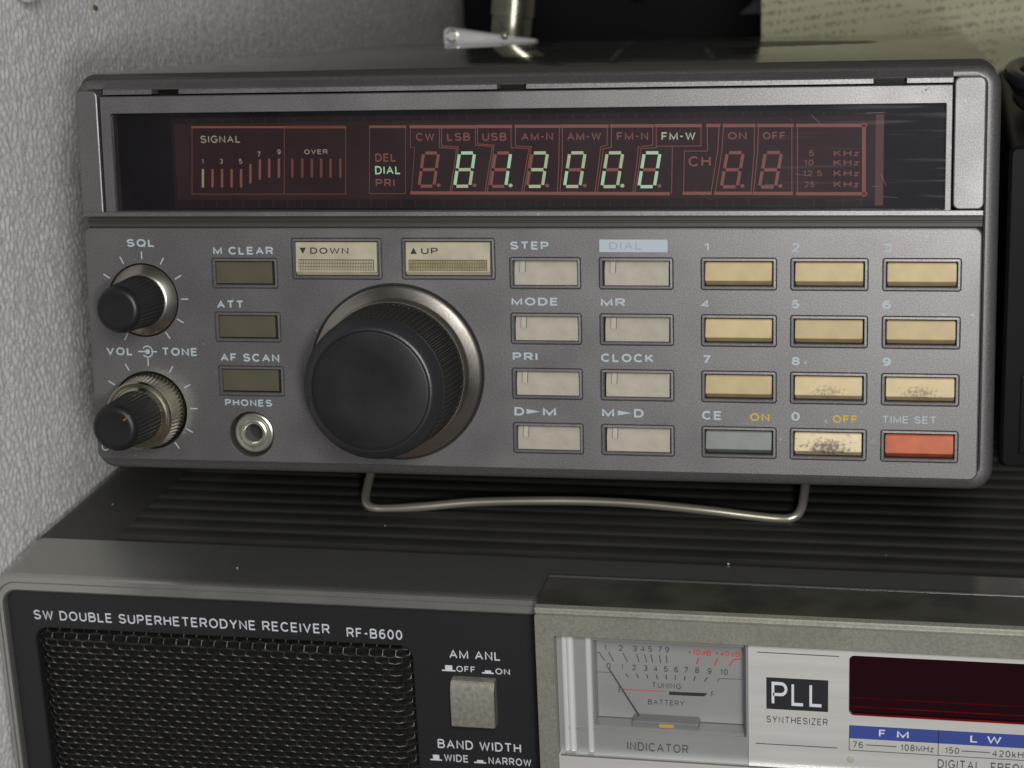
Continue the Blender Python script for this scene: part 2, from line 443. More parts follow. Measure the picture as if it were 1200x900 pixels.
def glyph(c):
    """(width, strokes) of a plain grotesque letter on a capital height of 1; a stroke is (closed, points)"""
    o = lambda *p: (False, list(p))
    def bowl(w, y0, y1, x=0.0):
        r = (y1 - y0) / 2; return [(x, y1)] + arc(w - r * 0.95, (y0 + y1) / 2, r * 0.95, r, 90, -90, 8) + [(x, y0)]
    G = {
        'A': (0.80, [o((0, 0), (0.4, 1), (0.8, 0)), o((0.13, 0.34), (0.67, 0.34))]),
        'B': (0.70, [(False, bowl(0.64, 0.53, 1) + [(0, 0.53)]), (False, [(0, 1), (0, 0)] + [(0.02, 0)] + list(reversed(bowl(0.70, 0, 0.53, 0.02)[:-1])))]),
        'C': (0.78, [(False, arc(0.42, 0.5, 0.42, 0.5, 42, 318, 20))]),
        'D': (0.74, [(True, [(0, 0), (0, 1), (0.34, 1)] + arc(0.34, 0.5, 0.40, 0.5, 80, -80, 12) + [(0.34, 0)])]),
        'E': (0.62, [o((0.62, 1), (0, 1), (0, 0), (0.62, 0)), o((0.02, 0.52), (0.56, 0.52))]),
        'F': (0.58, [o((0.58, 1), (0, 1), (0, 0)), o((0.02, 0.5), (0.50, 0.5))]),
        'G': (0.80, [(False, arc(0.42, 0.5, 0.42, 0.5, 42, 335, 20) + [(0.80, 0.46), (0.46, 0.46)])]),
        'H': (0.70, [o((0, 0), (0, 1)), o((0.7, 0), (0.7, 1)), o((0.02, 0.52), (0.68, 0.52))]),
        'I': (0.0, [o((0, 0), (0, 1))]),
        'K': (0.70, [o((0, 0), (0, 1)), o((0.66, 1), (0.03, 0.36)), o((0.24, 0.56), (0.70, 0))]),
        'L': (0.56, [o((0, 1), (0, 0), (0.56, 0))]),
        'M': (0.88, [o((0, 0), (0, 1), (0.44, 0.08), (0.88, 1), (0.88, 0))]),
        'N': (0.70, [o((0, 0), (0, 1), (0.70, 0), (0.70, 1))]),
        'O': (0.86, [(True, arc(0.43, 0.5, 0.43, 0.5, 0, 345, 23))]),
        'P': (0.66, [(False, [(0, 0)] + [(0, 1)] + bowl(0.66, 0.45, 1)[1:])]),
        'Q': (0.86, [(True, arc(0.43, 0.5, 0.43, 0.5, 0, 345, 23)), o((0.52, 0.26), (0.86, -0.04))]),
        'R': (0.70, [(False, [(0, 0)] + [(0, 1)] + bowl(0.68, 0.47, 1)[1:]), o((0.40, 0.47), (0.70, 0))]),
        'S': (0.70, [(False, arc(0.35, 0.75, 0.33, 0.25, 22, 250, 12) + [(0.35, 0.5)] + arc(0.35, 0.26, 0.35, 0.26, 70, -162, 12))]),
        'T': (0.72, [o((0, 1), (0.72, 1)), o((0.36, 0.98), (0.36, 0))]),
        'U': (0.70, [(False, [(0, 1)] + arc(0.35, 0.33, 0.35, 0.33, 180, 360, 12) + [(0.70, 1)])]),
        'V': (0.76, [o((0, 1), (0.38, 0), (0.76, 1))]),
        'W': (1.10, [o((0, 1), (0.27, 0), (0.55, 0.94), (0.83, 0), (1.10, 1))]),
        'X': (0.74, [o((0, 0), (0.74, 1)), o((0, 1), (0.74, 0))]),
        'Y': (0.74, [o((0, 1), (0.37, 0.44), (0.74, 1)), o((0.37, 0.46), (0.37, 0))]),
        'Z': (0.66, [o((0, 1), (0.66, 1), (0, 0), (0.66, 0))]),
        '0': (0.60, [(True, arc(0.30, 0.5, 0.30, 0.5, 0, 345, 23))]),
        '1': (0.24, [o((0, 0.74), (0.10, 0.80), (0.24, 1), (0.24, 0))]),
        '2': (0.58, [(False, arc(0.29, 0.71, 0.28, 0.29, 165, -30, 12) + [(0, 0), (0.58, 0)])]),
        '3': (0.58, [(False, arc(0.28, 0.755, 0.25, 0.245, 150, -80, 12) + arc(0.29, 0.265, 0.29, 0.265, 82, -155, 12))]),
        '4': (0.62, [o((0.46, 0), (0.46, 1), (0, 0.27), (0.62, 0.27))]),
        '5': (0.58, [(False, [(0.52, 1), (0.10, 1), (0.04, 0.52)] + arc(0.28, 0.32, 0.30, 0.32, 125, -150, 12))]),
        '6': (0.58, [(True, arc(0.29, 0.30, 0.29, 0.30, 0, 345, 20)), (False, arc(0.33, 0.5, 0.33, 0.5, 50, 190, 9))]),
        '7': (0.56, [o((0, 1), (0.56, 1), (0.18, 0))]),
        '8': (0.58, [(True, arc(0.29, 0.76, 0.245, 0.24, 0, 345, 20)), (True, arc(0.29, 0.265, 0.29, 0.265, 0, 345, 20))]),
        '9': (0.58, [(True, arc(0.29, 0.70, 0.29, 0.30, 0, 345, 20)), (False, arc(0.25, 0.5, 0.33, 0.5, 10, -130, 9))]),
        '-': (0.30, [o((0, 0.45), (0.30, 0.45))]),
        '+': (0.50, [o((0, 0.45), (0.50, 0.45)), o((0.25, 0.2), (0.25, 0.7))]),
        '.': (0.02, [o((0, 0), (0.02, 0))]),
        'd': (0.50, [(True, arc(0.25, 0.30, 0.25, 0.30, 0, 345, 18)), o((0.5, 0), (0.5, 1))]),
        'k': (0.46, [o((0, 0), (0, 1)), o((0.42, 0.66), (0.03, 0.24)), o((0.16, 0.38), (0.46, 0))]),
        'z': (0.44, [o((0, 0.66), (0.44, 0.66), (0, 0), (0.44, 0))]),
    }
    return G[c]

def ribbon(pts, closed, t):
    """mitred outline of a stroke as rows of (left, right)"""
    P = [Vector(p) for p in pts]
    if closed and (P[0] - P[-1]).length < 1e-6: P.pop()
    k = len(P); rows = []
    for i in range(k):
        a = P[i] - P[i - 1] if (i > 0 or closed) else None
        b = P[(i + 1) % k] - P[i] if (i < k - 1 or closed) else None
        a = (a or b).normalized(); b = (b or a).normalized()
        na = Vector((-a.y, a.x)); nb = Vector((-b.y, b.x)); n = na + nb
        if n.length < 0.35: rows.append((P[i] + na * t / 2, P[i] - na * t / 2)); rows.append((P[i] + nb * t / 2, P[i] - nb * t / 2)); continue
        n.normalize(); m = min(1 / max(n.dot(nb), 0.3), 1.9)
        q = P[i].copy()
        rows.append((q + n * m * t / 2, q - n * m * t / 2))
    return rows

def text_bm(s, x0, x1, yb, h, z, t=0.18, bm=None, gap=0.24, **_):
    """the string fitted to x0..x1 with its baseline on yb and capital height h; t is the stroke's share of the height"""
    bm = bm or bmesh.new()
    n = len(s.replace(' ', '')); x = 0.0; lay = []
    for i, c in enumerate(s):
        if c == ' ': x += 0.55; continue
        w, st = glyph(c); lay.append((x, st)); x += w + t + gap
    total = x - gap                              # outer width in cap heights, strokes included
    sx = (x1 - x0) / total
    tx = t
    for gi, (gx, st) in enumerate(lay):
        for si, (closed, pts) in enumerate(st):
            # letters are drawn inside the cap height, then stretched to the printed width
            q = [(gx + t / 2 + p[0], t / 2 + p[1] * (1 - t)) for p in pts]
            rows = ribbon(q, closed, t)
            vv = [[bm.verts.new((x0 + p.x * sx, yb + min(max(p.y, -0.06), 1.0) * h, z + 0.003 * si)) for p in r] for r in rows]
            pr = list(zip(vv, vv[1:])) + ([(vv[-1], vv[0])] if closed else [])
            for a, b in pr:
                try: bm.faces.new((a[1], b[1], b[0], a[0]))
                except ValueError: pass
    return bm

# ------------------------------------------------------------------ setting: desk and wall
def solo(name, bm, mat, label=None, cat=None, kind=None, smooth=None, at=(0, 0, 0), group=None):
    at = Vector(at)
    for v in bm.verts: v.co = D3(v.co - at)
    me = bpy.data.meshes.new(name); bm.to_mesh(me); bm.free()
    for mm in (mat if isinstance(mat, (list, tuple)) else [mat]): me.materials.append(MATS[mm])
    if smooth:
        me.polygons.foreach_set('use_smooth', [True] * len(me.polygons)); me.set_sharp_from_angle(angle=math.radians(smooth))
    o = bpy.data.objects.new(name, me); C.objects.link(o); o.location = B(at)
    if label: o['label'] = label
    if cat: o['category'] = cat
    if kind: o['kind'] = kind
    if group: o['group'] = group
    o['at'] = list(at)
    return o

solo('desk', box(bmesh.new(), -121.5, 520, -215, -190, -620, 90), 'desk_wood', kind='structure')

WALL_X = -121.0
def build_wall():
    z0, z1, y0, y1, st = -560.0, 70.0, -190.0, 120.0, 0.56
    nz = int((z1 - z0) / st) + 1; ny = int((y1 - y0) / st) + 1
    rng = np.random.default_rng(11)
    def band(lo, hi):
        w = rng.standard_normal((ny, nz))
        F = np.fft.rfft2(w)
        fy = np.fft.fftfreq(ny, st)[:, None]; fz = np.fft.rfftfreq(nz, st)[None, :]
        fr = np.sqrt(fy ** 2 + (fz * 1.15) ** 2)
        g = np.exp(-((np.log(fr + 1e-9) - np.log((1 / lo + 1 / hi) / 2)) / 0.42) ** 2)
        h = np.fft.irfft2(F * g, s=(ny, nz)); return h / h.std()
    h = band(1.5, 2.3) + 0.3 * band(4.5, 8)
    h = np.tanh(h * 0.9) * 0.25 + 0.02 * band(1.2, 1.4)
    Y, Z = np.meshgrid(np.linspace(y0, y1, ny), np.linspace(z0, z1, nz), indexing='ij')
    X = np.full_like(Y, WALL_X) + h - 0.3
    co = np.stack([X, -Z, Y - DESK_Y], -1).reshape(-1, 3) * S
    idx = np.arange(ny * nz).reshape(ny, nz)
    q = np.stack([idx[:-1, :-1], idx[1:, :-1], idx[1:, 1:], idx[:-1, 1:]], -1).reshape(-1, 4)
    # slab behind the embossed sheet
    xb = (WALL_X - 12) * S
    back = np.array([[xb, -z * S, (y - DESK_Y) * S] for y, z in ((y0, z0), (y0, z1), (y1, z1), (y1, z0))])
    n0 = len(co); co = np.concatenate([co, back])
    me = bpy.data.meshes.new('wall')
    me.vertices.add(len(co)); me.vertices.foreach_set('co', co.astype(np.float32).ravel())
    corners = [idx[0, 0], idx[0, -1], idx[-1, -1], idx[-1, 0]]
    extra = [[corners[i], corners[(i + 1) % 4], n0 + (i + 1) % 4, n0 + i] for i in range(4)] + [[n0, n0 + 1, n0 + 2, n0 + 3]]
    q = np.concatenate([q, np.array(extra)])
    me.loops.add(q.size); me.loops.foreach_set('vertex_index', q.ravel().astype(np.int32))
    me.polygons.add(len(q)); me.polygons.foreach_set('loop_start', (np.arange(len(q)) * 4).astype(np.int32))
    me.polygons.foreach_set('loop_total', np.full(len(q), 4, np.int32))
    me.polygons.foreach_set('use_smooth', [True] * (len(q) - 5) + [False] * 5)
    me.update(); me.validate()
    me.materials.append(MATS['wallpaper'])
    o = bpy.data.objects.new('wall', me); C.objects.link(o)
    o['kind'] = 'structure'
    return o
wall = build_wall()
bm = bmesh.new(); bmesh.ops.create_uvsphere(bm, u_segments=12, v_segments=8, radius=1.0)
for v in bm.verts: v.co = D3((WALL_X + v.co.x * 0.35, 39.7 - DESK_Y + v.co.y * 0.7 + v.co.z * 0.3, -88 + v.co.z * 1.3))
me = bpy.data.meshes.new('stain'); bm.to_mesh(me); bm.free(); me.materials.append(MATS['stain_brown'])
o = bpy.data.objects.new('stain', me); C.objects.link(o); o.parent = wall

# ------------------------------------------------------------------ upper receiver
ROT_U = Matrix(((0.99997, -0.00467, 0.00639), (0.00392, 0.99370, 0.11204), (-0.00688, -0.11201, 0.99368)))
U = Frame('desktop_receiver', 'grey communications receiver with glowing segment display, tilted on a wire stand', 'radio',
          (0, -45, -120), ROT_U)
RIM = (-92.0, -45.1, 90.2, 35.25)

# cabinet behind the face, its top slightly proud of the front rim
bm = bmesh.new()
plate(bm, lambda d: rrect(-91.3, -44.6, 89.5, 36.2, 3.6, d, 8), [(0.8, -6.2), (0.2, -6.6), (0, -7.4), (0, -238), (1, -239)], close_back=True)
for v in bm.verts:
    if v.co.y > 20: v.co.y += -v.co.z / 238 * 1.3
case = U.part('cabinet', bm, 'case_gloss', smooth=40)
# perforated loudspeaker field on the cabinet top: small round holes seen as dark dots
bm = bmesh.new()
for i in range(-20, 21):
    for j in range(-15, 16):
        x = i * 2.6 + (1.3 if j % 2 else 0); z = j * 2.25
        if (x / 46) ** 2 + (z / 33) ** 2 < 1:
            bm.faces.new([bm.verts.new((18 + x + 0.95 * math.cos(k * math.pi / 4), 36.24 + (150 - z + 0.95 * math.sin(k * math.pi / 4)) / 238 * 1.3, -150 + z - 0.95 * math.sin(k * math.pi / 4))) for k in range(8)])
U.part('speaker_holes', bm, 'hole_black', parent=case)
for x in (-70, 70):
    bm = bmesh.new(); lathe(bm, [(0, 0), (5.6, 0), (5.0, 2.9), (0, 2.9)], 0, 0, 24)
    for v in bm.verts: v.co = Vector((x + v.co.x, -44.6 - v.co.z, -205 + v.co.y))
    U.part('rubber_foot', bm, 'cable_black', smooth=40)

# front rim
bm = bmesh.new()
plate(bm, lambda d: rrect(*RIM, 4.2, d, 8), [(2.1, -4.6), (1.3, -4.75), (0.6, -5.2), (0.15, -6.0), (0.0, -7.0), (0.0, -11), (0.6, -12)],
      holes=[(lambda d: rrect(-89.9, -42.5, 87.8, 33.9, 2.6, d, 8), [(0.0, -4.6), (0.35, -4.95), (0.35, -9)])])
U.part('front_rim', bm, 'rim_paint', smooth=35)
# dark backing seen in the seams
bm = bmesh.new(); box(bm, -89.5, 87.6, -42.2, 33.8, -8.5, -6.2)
U.part('chassis', bm, 'groove_black')

# top rail with three black slots, sloping back to the rim
bm = bmesh.new()
slots = [(-74.1, -68.4), (-3.8, 1.9), (67.1, 73.2)]
xs = [-84.4] + [q for s in slots for q in s] + [81.5]
prof = [(34.35, -4.5), (33.95, -3.9), (33.5, -3.2), (33.2, -2.7), (32.95, -2.5), (32.12, -2.4), (32.12, -6), (34.35, -6)]
for i in range(0, len(xs), 2):
    prism_x(bm, prof, xs[i], xs[i + 1])
for s in slots:
    prism_x(bm, [(34.35, -4.5), (33.95, -3.9), (33.5, -3.2), (33.2, -2.7), (33.05, -2.6), (33.05, -6), (34.35, -6)], *s)
U.part('top_rail', bm, 'panel_paint')

# pillars either side of the window
bm = bmesh.new()
plate(bm, lambda d: rrect(-89.3, 7.9, -84.75, 33.0, 1.2, d), [(0.25, 0.0), (0.05, -0.1), (0, -0.3), (0, -6)], close_back=True)
U.part('side_pillar', bm, 'panel_paint')
bm = bmesh.new()
plate(bm, lambda d: rrect(81.75, 9.1, 87.35, 33.2, 1.2, d), [(0.25, 0.0), (0.05, -0.1), (0, -0.3), (0, -6)], close_back=True)
U.part('side_pillar', bm, 'panel_paint')

# window frame: upper strip, thin side rails, lower strip
WX0, WX1, WY0, WY1 = -82.15, 80.3, 9.1, 28.45
bm = bmesh.new()
plate(bm, lambda d: rrect(-84.3, 7.92, 81.45, 31.8, 0.15, d, 2), [(0.12, -0.25), (0, -0.4), (0, -5)],
      holes=[(lambda d: rrect(WX0, WY0, WX1, WY1, 0.15, d, 2), [(-0.1, -0.25), (0, -0.38), (0, -3.6)])])
for x in (-83.75, -83.1):
    box(bm, x, x + 0.12, 8.2, 31.5, -0.3, -0.17)
wf = U.part('window_frame', bm, 'panel_paint')
for x, y, r in ((75.9, 30.6, 0.16), (76.6, 30.9, 0.22), (77.1, 31.3, 0.12), (74.9, 30.3, 0.1), (76.2, 30.2, 0.1), (-1.6, 30.6, 0.09), (0.3, 30.3, 0.1)):
    bm = bmesh.new(); bm.faces.new([bm.verts.new((x + r * random.uniform(.6, 1.3) * math.cos(k * math.pi / 4), y + r * random.uniform(.5, 1.2) * math.sin(k * math.pi / 4), -0.235)) for k in range(8)])
    U.part('paint_chip', bm, 'print_ink', parent=wf)
bm = bmesh.new()
prism_x(bm, [(9.0, -0.2), (8.9, 0.25), (8.1, 0.3), (7.93, 0.0), (7.93, -0.2)], -89.0, 87.2)
U.part('trim_strip', bm, 'panel_paint')
# deep groove under the window with a fine raised bead
bm = bmesh.new()
box(bm, -89.2, 87.2, 5.7, 7.9, -4.2, -2.6)
prism_x(bm, [(6.9, -2.6), (6.75, -2.25), (6.55, -2.25), (6.4, -2.6)], -89.2, 87.2)
U.part('groove', bm, 'groove_black')

# display: dark back, red-brown tube board, segments, window pane
Z_B, Z_S = -3.05, -3.0
bm = bmesh.new(); quad(bm, [(WX0, WY0), (WX1, WY0), (WX1, WY1), (WX0, WY1)], -3.5)
disp = U.part('segment_display', bm, 'vfd_back')
bm = bmesh.new(); box(bm, -70.7, 69.3, 9.3, 27.3, -3.4, Z_B)
U.part('tube_board', bm, 'vfd_board', parent=disp)
bm = bmesh.new(); quad(bm, [(67.6, 9.6), (69.1, 9.6), (69.1, 26.4), (67.6, 26.4)], Z_B + 0.012)
U.part('tube_edge', bm, 'vfd_edge', parent=disp)
bm = bmesh.new(); quad(bm, [(-70.0, 11.0), (67.5, 11.0), (67.5, 26.2), (-70.0, 26.2)], Z_B + 0.006)
U.part('segment_field', bm, 'vfd_field', parent=disp)
bm = bmesh.new()
for k in range(46):
    x = -66 + k * 2.95 + random.uniform(-.3, .3)
    quad(bm, [(x, 26.3), (x + 0.35, 26.3), (x + 0.35, 27.1), (x, 27.1)], Z_B + 0.008)
    quad(bm, [(x + 1, 9.5), (x + 1.3, 9.5), (x + 1.3, 10.9), (x + 1, 10.9)], Z_B + 0.008)
U.part('lead_wires', bm, 'vfd_field', parent=disp)

VLINES = [[(-66.16, 25.5), (-46.98, 25.3), (-47.58, 12.12), (-66.9, 12.19), (-66.16, 25.5)], [(-46.72, 25.3), (-34.4, 25.17), (-34.92, 12.07), (-47.32, 12.12)],
 [(-29.55, 25.28), (-22.33, 25.2), (-22.77, 12.11), (-30.04, 12.14), (-29.55, 25.28)], [(-21.3, 25.27), (-21.44, 21.07), (-20.58, 21.06), (-21.56, 12.11), (-14.01, 12.08)],
 [(-15.5, 25.21), (-15.63, 21.02), (-12.23, 20.83), (-12.64, 18.19), (-13.84, 12.08)], [(-15.07, 25.21), (-15.19, 21.35), (-11.88, 21.15), (-12.22, 18.19), (-13.5, 12.08)],
 [(-8.38, 25.14), (-8.48, 21.45), (-5.11, 21.1), (-5.69, 18.15), (-6.87, 12.05)], [(-7.96, 25.13), (-8.05, 21.69), (-4.77, 21.42), (-5.27, 18.14), (-6.44, 12.05)],
 [(-1.36, 25.06), (-1.42, 20.9), (2.1, 20.71), (1.54, 18.1), (0.4, 12.02)], [(-0.48, 25.05), (-0.57, 21.22), (2.52, 21.03), (1.96, 18.09), (0.82, 12.02)],
 [(8.1, 25.04), (7.88, 18.05), (7.44, 12.0)], [(8.68, 25.04), (8.55, 18.05), (7.94, 12.0)], [(17.34, 24.94), (17.29, 21.23), (16.05, 20.91), (15.67, 18.0), (14.76, 11.97)],
 [(18.16, 24.93), (18.1, 20.73), (16.54, 20.59), (16.17, 17.99), (15.17, 11.97)], [(26.08, 24.85), (26.04, 21.15), (23.27, 20.85), (22.99, 17.95), (22.1, 11.94)],
 [(26.73, 24.84), (26.69, 20.66), (23.75, 20.53), (23.48, 17.94), (22.51, 11.94)], [(35.22, 24.75), (35.2, 20.91), (26.7, 20.93)], [(29.78, 20.9), (29.55, 11.92)],
 [(32.05, 19.97), (36.41, 19.94), (36.43, 24.9), (38.68, 24.87), (38.34, 19.92), (37.02, 11.89), (31.83, 11.91), (32.05, 19.97)],
 [(39.48, 24.86), (45.23, 24.8), (45.23, 19.87), (44.59, 11.86), (37.83, 11.88), (39.14, 19.92), (39.48, 24.86)],
 [(46.03, 24.79), (52.21, 24.73), (52.26, 11.83), (45.07, 11.86), (45.87, 19.86), (46.03, 24.79)], [(53.29, 11.67), (53.24, 24.71)]]
VTHICK = [[(-21.31, 25.11), (-15.5, 25.05)], [(-15.16, 25.04), (-8.39, 24.97)], [(-8.05, 25.02), (-1.32, 24.95)], [(-0.49, 24.97), (8.18, 24.88)], [(8.59, 24.92), (17.42, 24.83)],
 [(18.07, 24.85), (26.16, 24.77)], [(26.65, 24.81), (35.22, 24.72)], [(36.35, 24.74), (38.68, 24.71)], [(39.48, 24.7), (45.31, 24.64)], [(45.95, 24.63), (52.37, 24.57)],
 [(53.16, 24.56), (65.86, 24.42)], [(65.47, 24.66), (65.6, 11.46)], [(65.99, 11.78), (53.21, 11.83)], [(-21.56, 12.27), (29.06, 11.92)], [(31.83, 11.99), (37.02, 11.97)],
 [(37.83, 11.97), (44.59, 11.94)], [(45.07, 11.91), (52.26, 11.88)]]
bm = bmesh.new()
for l_ in VLINES[:4]: stroke(bm, l_, 0.10, Z_S, 1)
for l_ in VLINES[4:]: stroke(bm, l_, 0.14, Z_S + 0.004, 0)
for k, l_ in enumerate(VTHICK): stroke(bm, l_, 0.62 if k not in (11,) else 0.72, Z_S + 0.01, 0)
U.part('outline', bm, ['vfd_line', 'vfd_unlit'], parent=disp)
bm = bmesh.new()
stroke(bm, [(-66.16, 25.5), (-46.98, 25.3)], 0.4, Z_S + 0.012); stroke(bm, [(-46.72, 25.3), (-34.4, 25.17)], 0.5, Z_S + 0.012, 1); stroke(bm, [(-29.5, 25.2), (-22.3, 25.12)], 0.5, Z_S + 0.012)
U.part('outline', bm, ['vfd_unlit', 'vfd_orange'], parent=disp)
VBARS = [((-64.32, 17.03), (-64.51, 13.66)), ((-62.31, 17.02), (-62.49, 13.65)), ((-60.31, 17.0), (-60.48, 13.65)), ((-58.3, 16.99), (-58.48, 13.64)), ((-56.32, 16.98), (-56.49, 13.63)),
 ((-54.33, 17.98), (-54.51, 14.43)), ((-52.32, 18.86), (-52.5, 15.15)), ((-50.36, 19.01), (-50.53, 15.54)), ((-48.36, 19.0), (-48.52, 15.53)), ((-45.6, 18.98), (-45.75, 15.52)),
 ((-43.54, 18.96), (-43.69, 15.51)), ((-41.57, 18.95), (-41.72, 15.5)), ((-39.64, 18.94), (-39.79, 15.48)), ((-37.72, 18.92), (-37.86, 15.47)), ((-35.73, 18.91), (-35.87, 15.46))]
for k, (a, b) in enumerate(VBARS):
    bm = bmesh.new(); stroke(bm, [a, b], 0.48, Z_S + 0.006)
    U.part('meter_segment', bm, 'vfd_text' if k == 0 else 'vfd_line' if k < 9 else 'vfd_orange', parent=disp)
VT = [('SIGNAL', -64.54, -56.15, 22.33, 1.48, 't'), ('DEL', -28.6, -24.45, 18.37, 1.61, 'u'), ('DIAL', -28.72, -23.59, 15.93, 1.61, 'l'), ('PRI', -28.69, -24.88, 13.5, 1.52, 'u'),
 ('CW', -20.28, -16.56, 22.36, 1.55, 'u'), ('LSB', -14.05, -9.48, 22.3, 1.54, 'u'), ('USB', -7.04, -2.29, 22.24, 1.54, 'u'), ('AM-N', 0.62, 6.8, 22.23, 1.53, 'u'),
 ('AM-W', 9.57, 16.15, 22.17, 1.52, 'u'), ('FM-N', 19.17, 25.16, 22.12, 1.53, 'u'), ('FM-W', 27.73, 34.16, 22.04, 1.52, 'd'), ('CH', 32.81, 37.03, 17.06, 1.93, 'u'),
 ('ON', 40.27, 43.79, 22.08, 1.37, 'u'), ('OFF', 46.82, 51.03, 22.02, 1.37, 'u'), ('1', -64.49, -64.13, 18.22, 1.02, 't'), ('3', -60.73, -60.05, 18.19, 1.01, 't'),
 ('5', -56.71, -56.0, 18.16, 1.01, 't'), ('7', -52.82, -52.11, 19.48, 1.09, 't'), ('9', -48.64, -47.93, 19.96, 1.01, 't'), ('OVER', -43.07, -38.27, 19.95, 0.95, 't'),
 ('5', 55.4, 56.33, 18.83, 1.11, 'k'), ('10', 54.5, 56.24, 17.08, 1.11, 'k'), ('12.5', 54.31, 57.83, 15.09, 1.12, 'k'), ('25', 54.6, 56.42, 13.02, 1.12, 'k'),
 ('KHz', 59.97, 64.62, 18.78, 1.11, 'k'), ('KHz', 59.98, 64.64, 17.04, 1.11, 'k'), ('KHz', 59.99, 64.66, 15.05, 1.11, 'k'), ('KHz', 60.01, 64.68, 12.99, 1.11, 'k')]
for s, x0, x1, yb, h, k in VT:
    U.part('annunciator', text_bm(s, x0, x1, yb, h, Z_S + 0.006, t=0.17), {'t': 'vfd_text', 'u': 'vfd_line', 'l': 'vfd_lit', 'd': 'vfd_lit_dim', 'k': 'vfd_unlit'}[k], parent=disp)
# seven-segment digits; slanted cell 2.75 wide, 6.5 high
SEG = {'a': ((0.32, 1), (0.92, 1)), 'b': ((1, 0.93), (1, 0.57)), 'c': ((1, 0.43), (1, 0.07)), 'd': ((0.08, 0), (0.72, 0)), 'e': ((0, 0.43), (0, 0.07)), 'f': ((0, 0.93), (0, 0.57)), 'g': ((0.16, 0.5), (0.84, 0.5))}
LIT = {'0': 'abcdef', '1': 'bc', '3': 'abcdg', '8': 'abcdefg', ' ': ''}
tops = [(-18.56, 20.0), (-11.39, 19.95), (-4.25, 19.9), (2.97, 19.85), (10.29, 19.8), (17.56, 19.75), (24.69, 19.7), (40.43, 19.6), (47.59, 19.55)]
for (xt, yt), ch, dot in zip(tops, ' 813000  ', '001001000'):
    bm = bmesh.new()
    H_, W_ = 6.42, 3.0
    for sname, (p, q) in SEG.items():
        pts = []
        for u_, v_ in (p, q):
            if sname in 'ad': u_ = (u_ - (0.32 if sname == 'a' else 0.08)) / (0.6 if sname == 'a' else 0.64) * 0.66 + 0.17
            pts.append((xt - 1.4 + u_ * W_ + v_ * 1.12, yt - H_ + v_ * H_))
        lit = sname in LIT[ch]
        mi = 0 if not lit else (1 if (sname in 'abf' and ch == '8') or (ch == '1') or xt > 24 and xt < 26 or sname == 'e' else 2)
        stroke(bm, pts, 0.6, Z_S + 0.006, mi)
    lx = xt + 2.55
    f = bm.faces.new([bm.verts.new((lx + 0.4 * math.cos(k * math.pi / 6), yt - H_ + 0.15 + 0.36 * math.sin(k * math.pi / 6), Z_S + 0.006)) for k in range(12)])
    f.material_index = 2 if dot == '1' else 0
    U.part('digit', bm, ['vfd_line' if xt > 30 or ch == ' ' else 'vfd_line', 'vfd_lit', 'vfd_lit_dim'], parent=disp)
bm = bmesh.new(); quad(bm, [(WX0 + .02, WY0 + .02), (WX1 - .02, WY0 + .02), (WX1 - .02, WY1 - .02), (WX0 + .02, WY1 - .02)], -0.9)
win = U.part('display_window', bm, 'smoked_window')
# fine scratches on the pane
bm = bmesh.new()
for _ in range(9):
    x = random.uniform(30, 79); y = random.uniform(10, 27); a = random.choice((random.gauss(0, 0.06), random.gauss(-0.5, 0.25))); L_ = random.uniform(0.8, 4.5)
    stroke(bm, [(x, y), (min(x + L_ * math.cos(a), 80), max(9.3, min(28, y + L_ * math.sin(a))))], random.uniform(0.02, 0.04), -0.88)
U.part('scratches', bm, 'scratch', parent=win)

# control panel: one sheet with a bevelled cutout for every key, knob and socket
KX_NUM = [(35.33, 49.75), (52.2, 66.7), (69.2, 83.62)]
KX_FUN = [(-1.72, 12.38), (15.8, 30.2)]
KX_DRK = (-62.4, -48.5)
KY = [0.12, -10.73, -21.58, -32.43]
KH = 6.25
wells = []
for r_ in range(4):
    for x0, x1 in KX_NUM + KX_FUN: wells.append((x0, KY[r_] - KH, x1, KY[r_]))
DK = [(-62.45, -6.4, -48.6, -0.2), (-62.35, -17.25, -48.45, -11.05), (-62.15, -28.25, -48.25, -22.0)]
TK = [(-45.65, -4.5, -27.1, 3.8), (-23.2, -4.42, -4.4, 3.82)]
wells += DK + TK
SQ = (-77.35, -8.9); VO = (-77.3, -31.5); JK = (-55.7, -36.1); MK = (-24.85, -22.85)
wp = [(-0.02, 0.0), (0.12, -0.28), (0.26, -0.04), (0.62, -0.02), (0.78, -0.2), (0.80, -4.5)]
holes = [((lambda w: (lambda d: rrect(*w, 0.55, d, 4)))(w), wp) for w in wells]
holes.append((lambda d: ring(*SQ, 7.5, d, 64), [(-0.05, 0), (0.0, -0.15), (0.0, -2.0)]))
holes.append((lambda d: ring(*VO, 8.05, d, 64), [(-0.05, 0), (0.0, -0.15), (0.0, -2.0)]))
holes.append((lambda d: ring(*JK, 4.65, d, 48), [(-0.15, 0), (0.0, -0.15), (0.0, -4.5)]))
bm = bmesh.new()
plate(bm, lambda d: rrect(-89.3, -41.9, 87.2, 5.72, 1.6, d), [(0.3, 0.0), (0.08, -0.1), (0, -0.35), (0, -6.2)], holes=holes)
panel = U.part('control_panel', bm, 'panel_paint')
bm = bmesh.new(); box(bm, -88.8, 86.8, -41.4, 5.2, -5.6, -4.6)
U.part('key_bed', bm, 'hole_black', parent=panel)

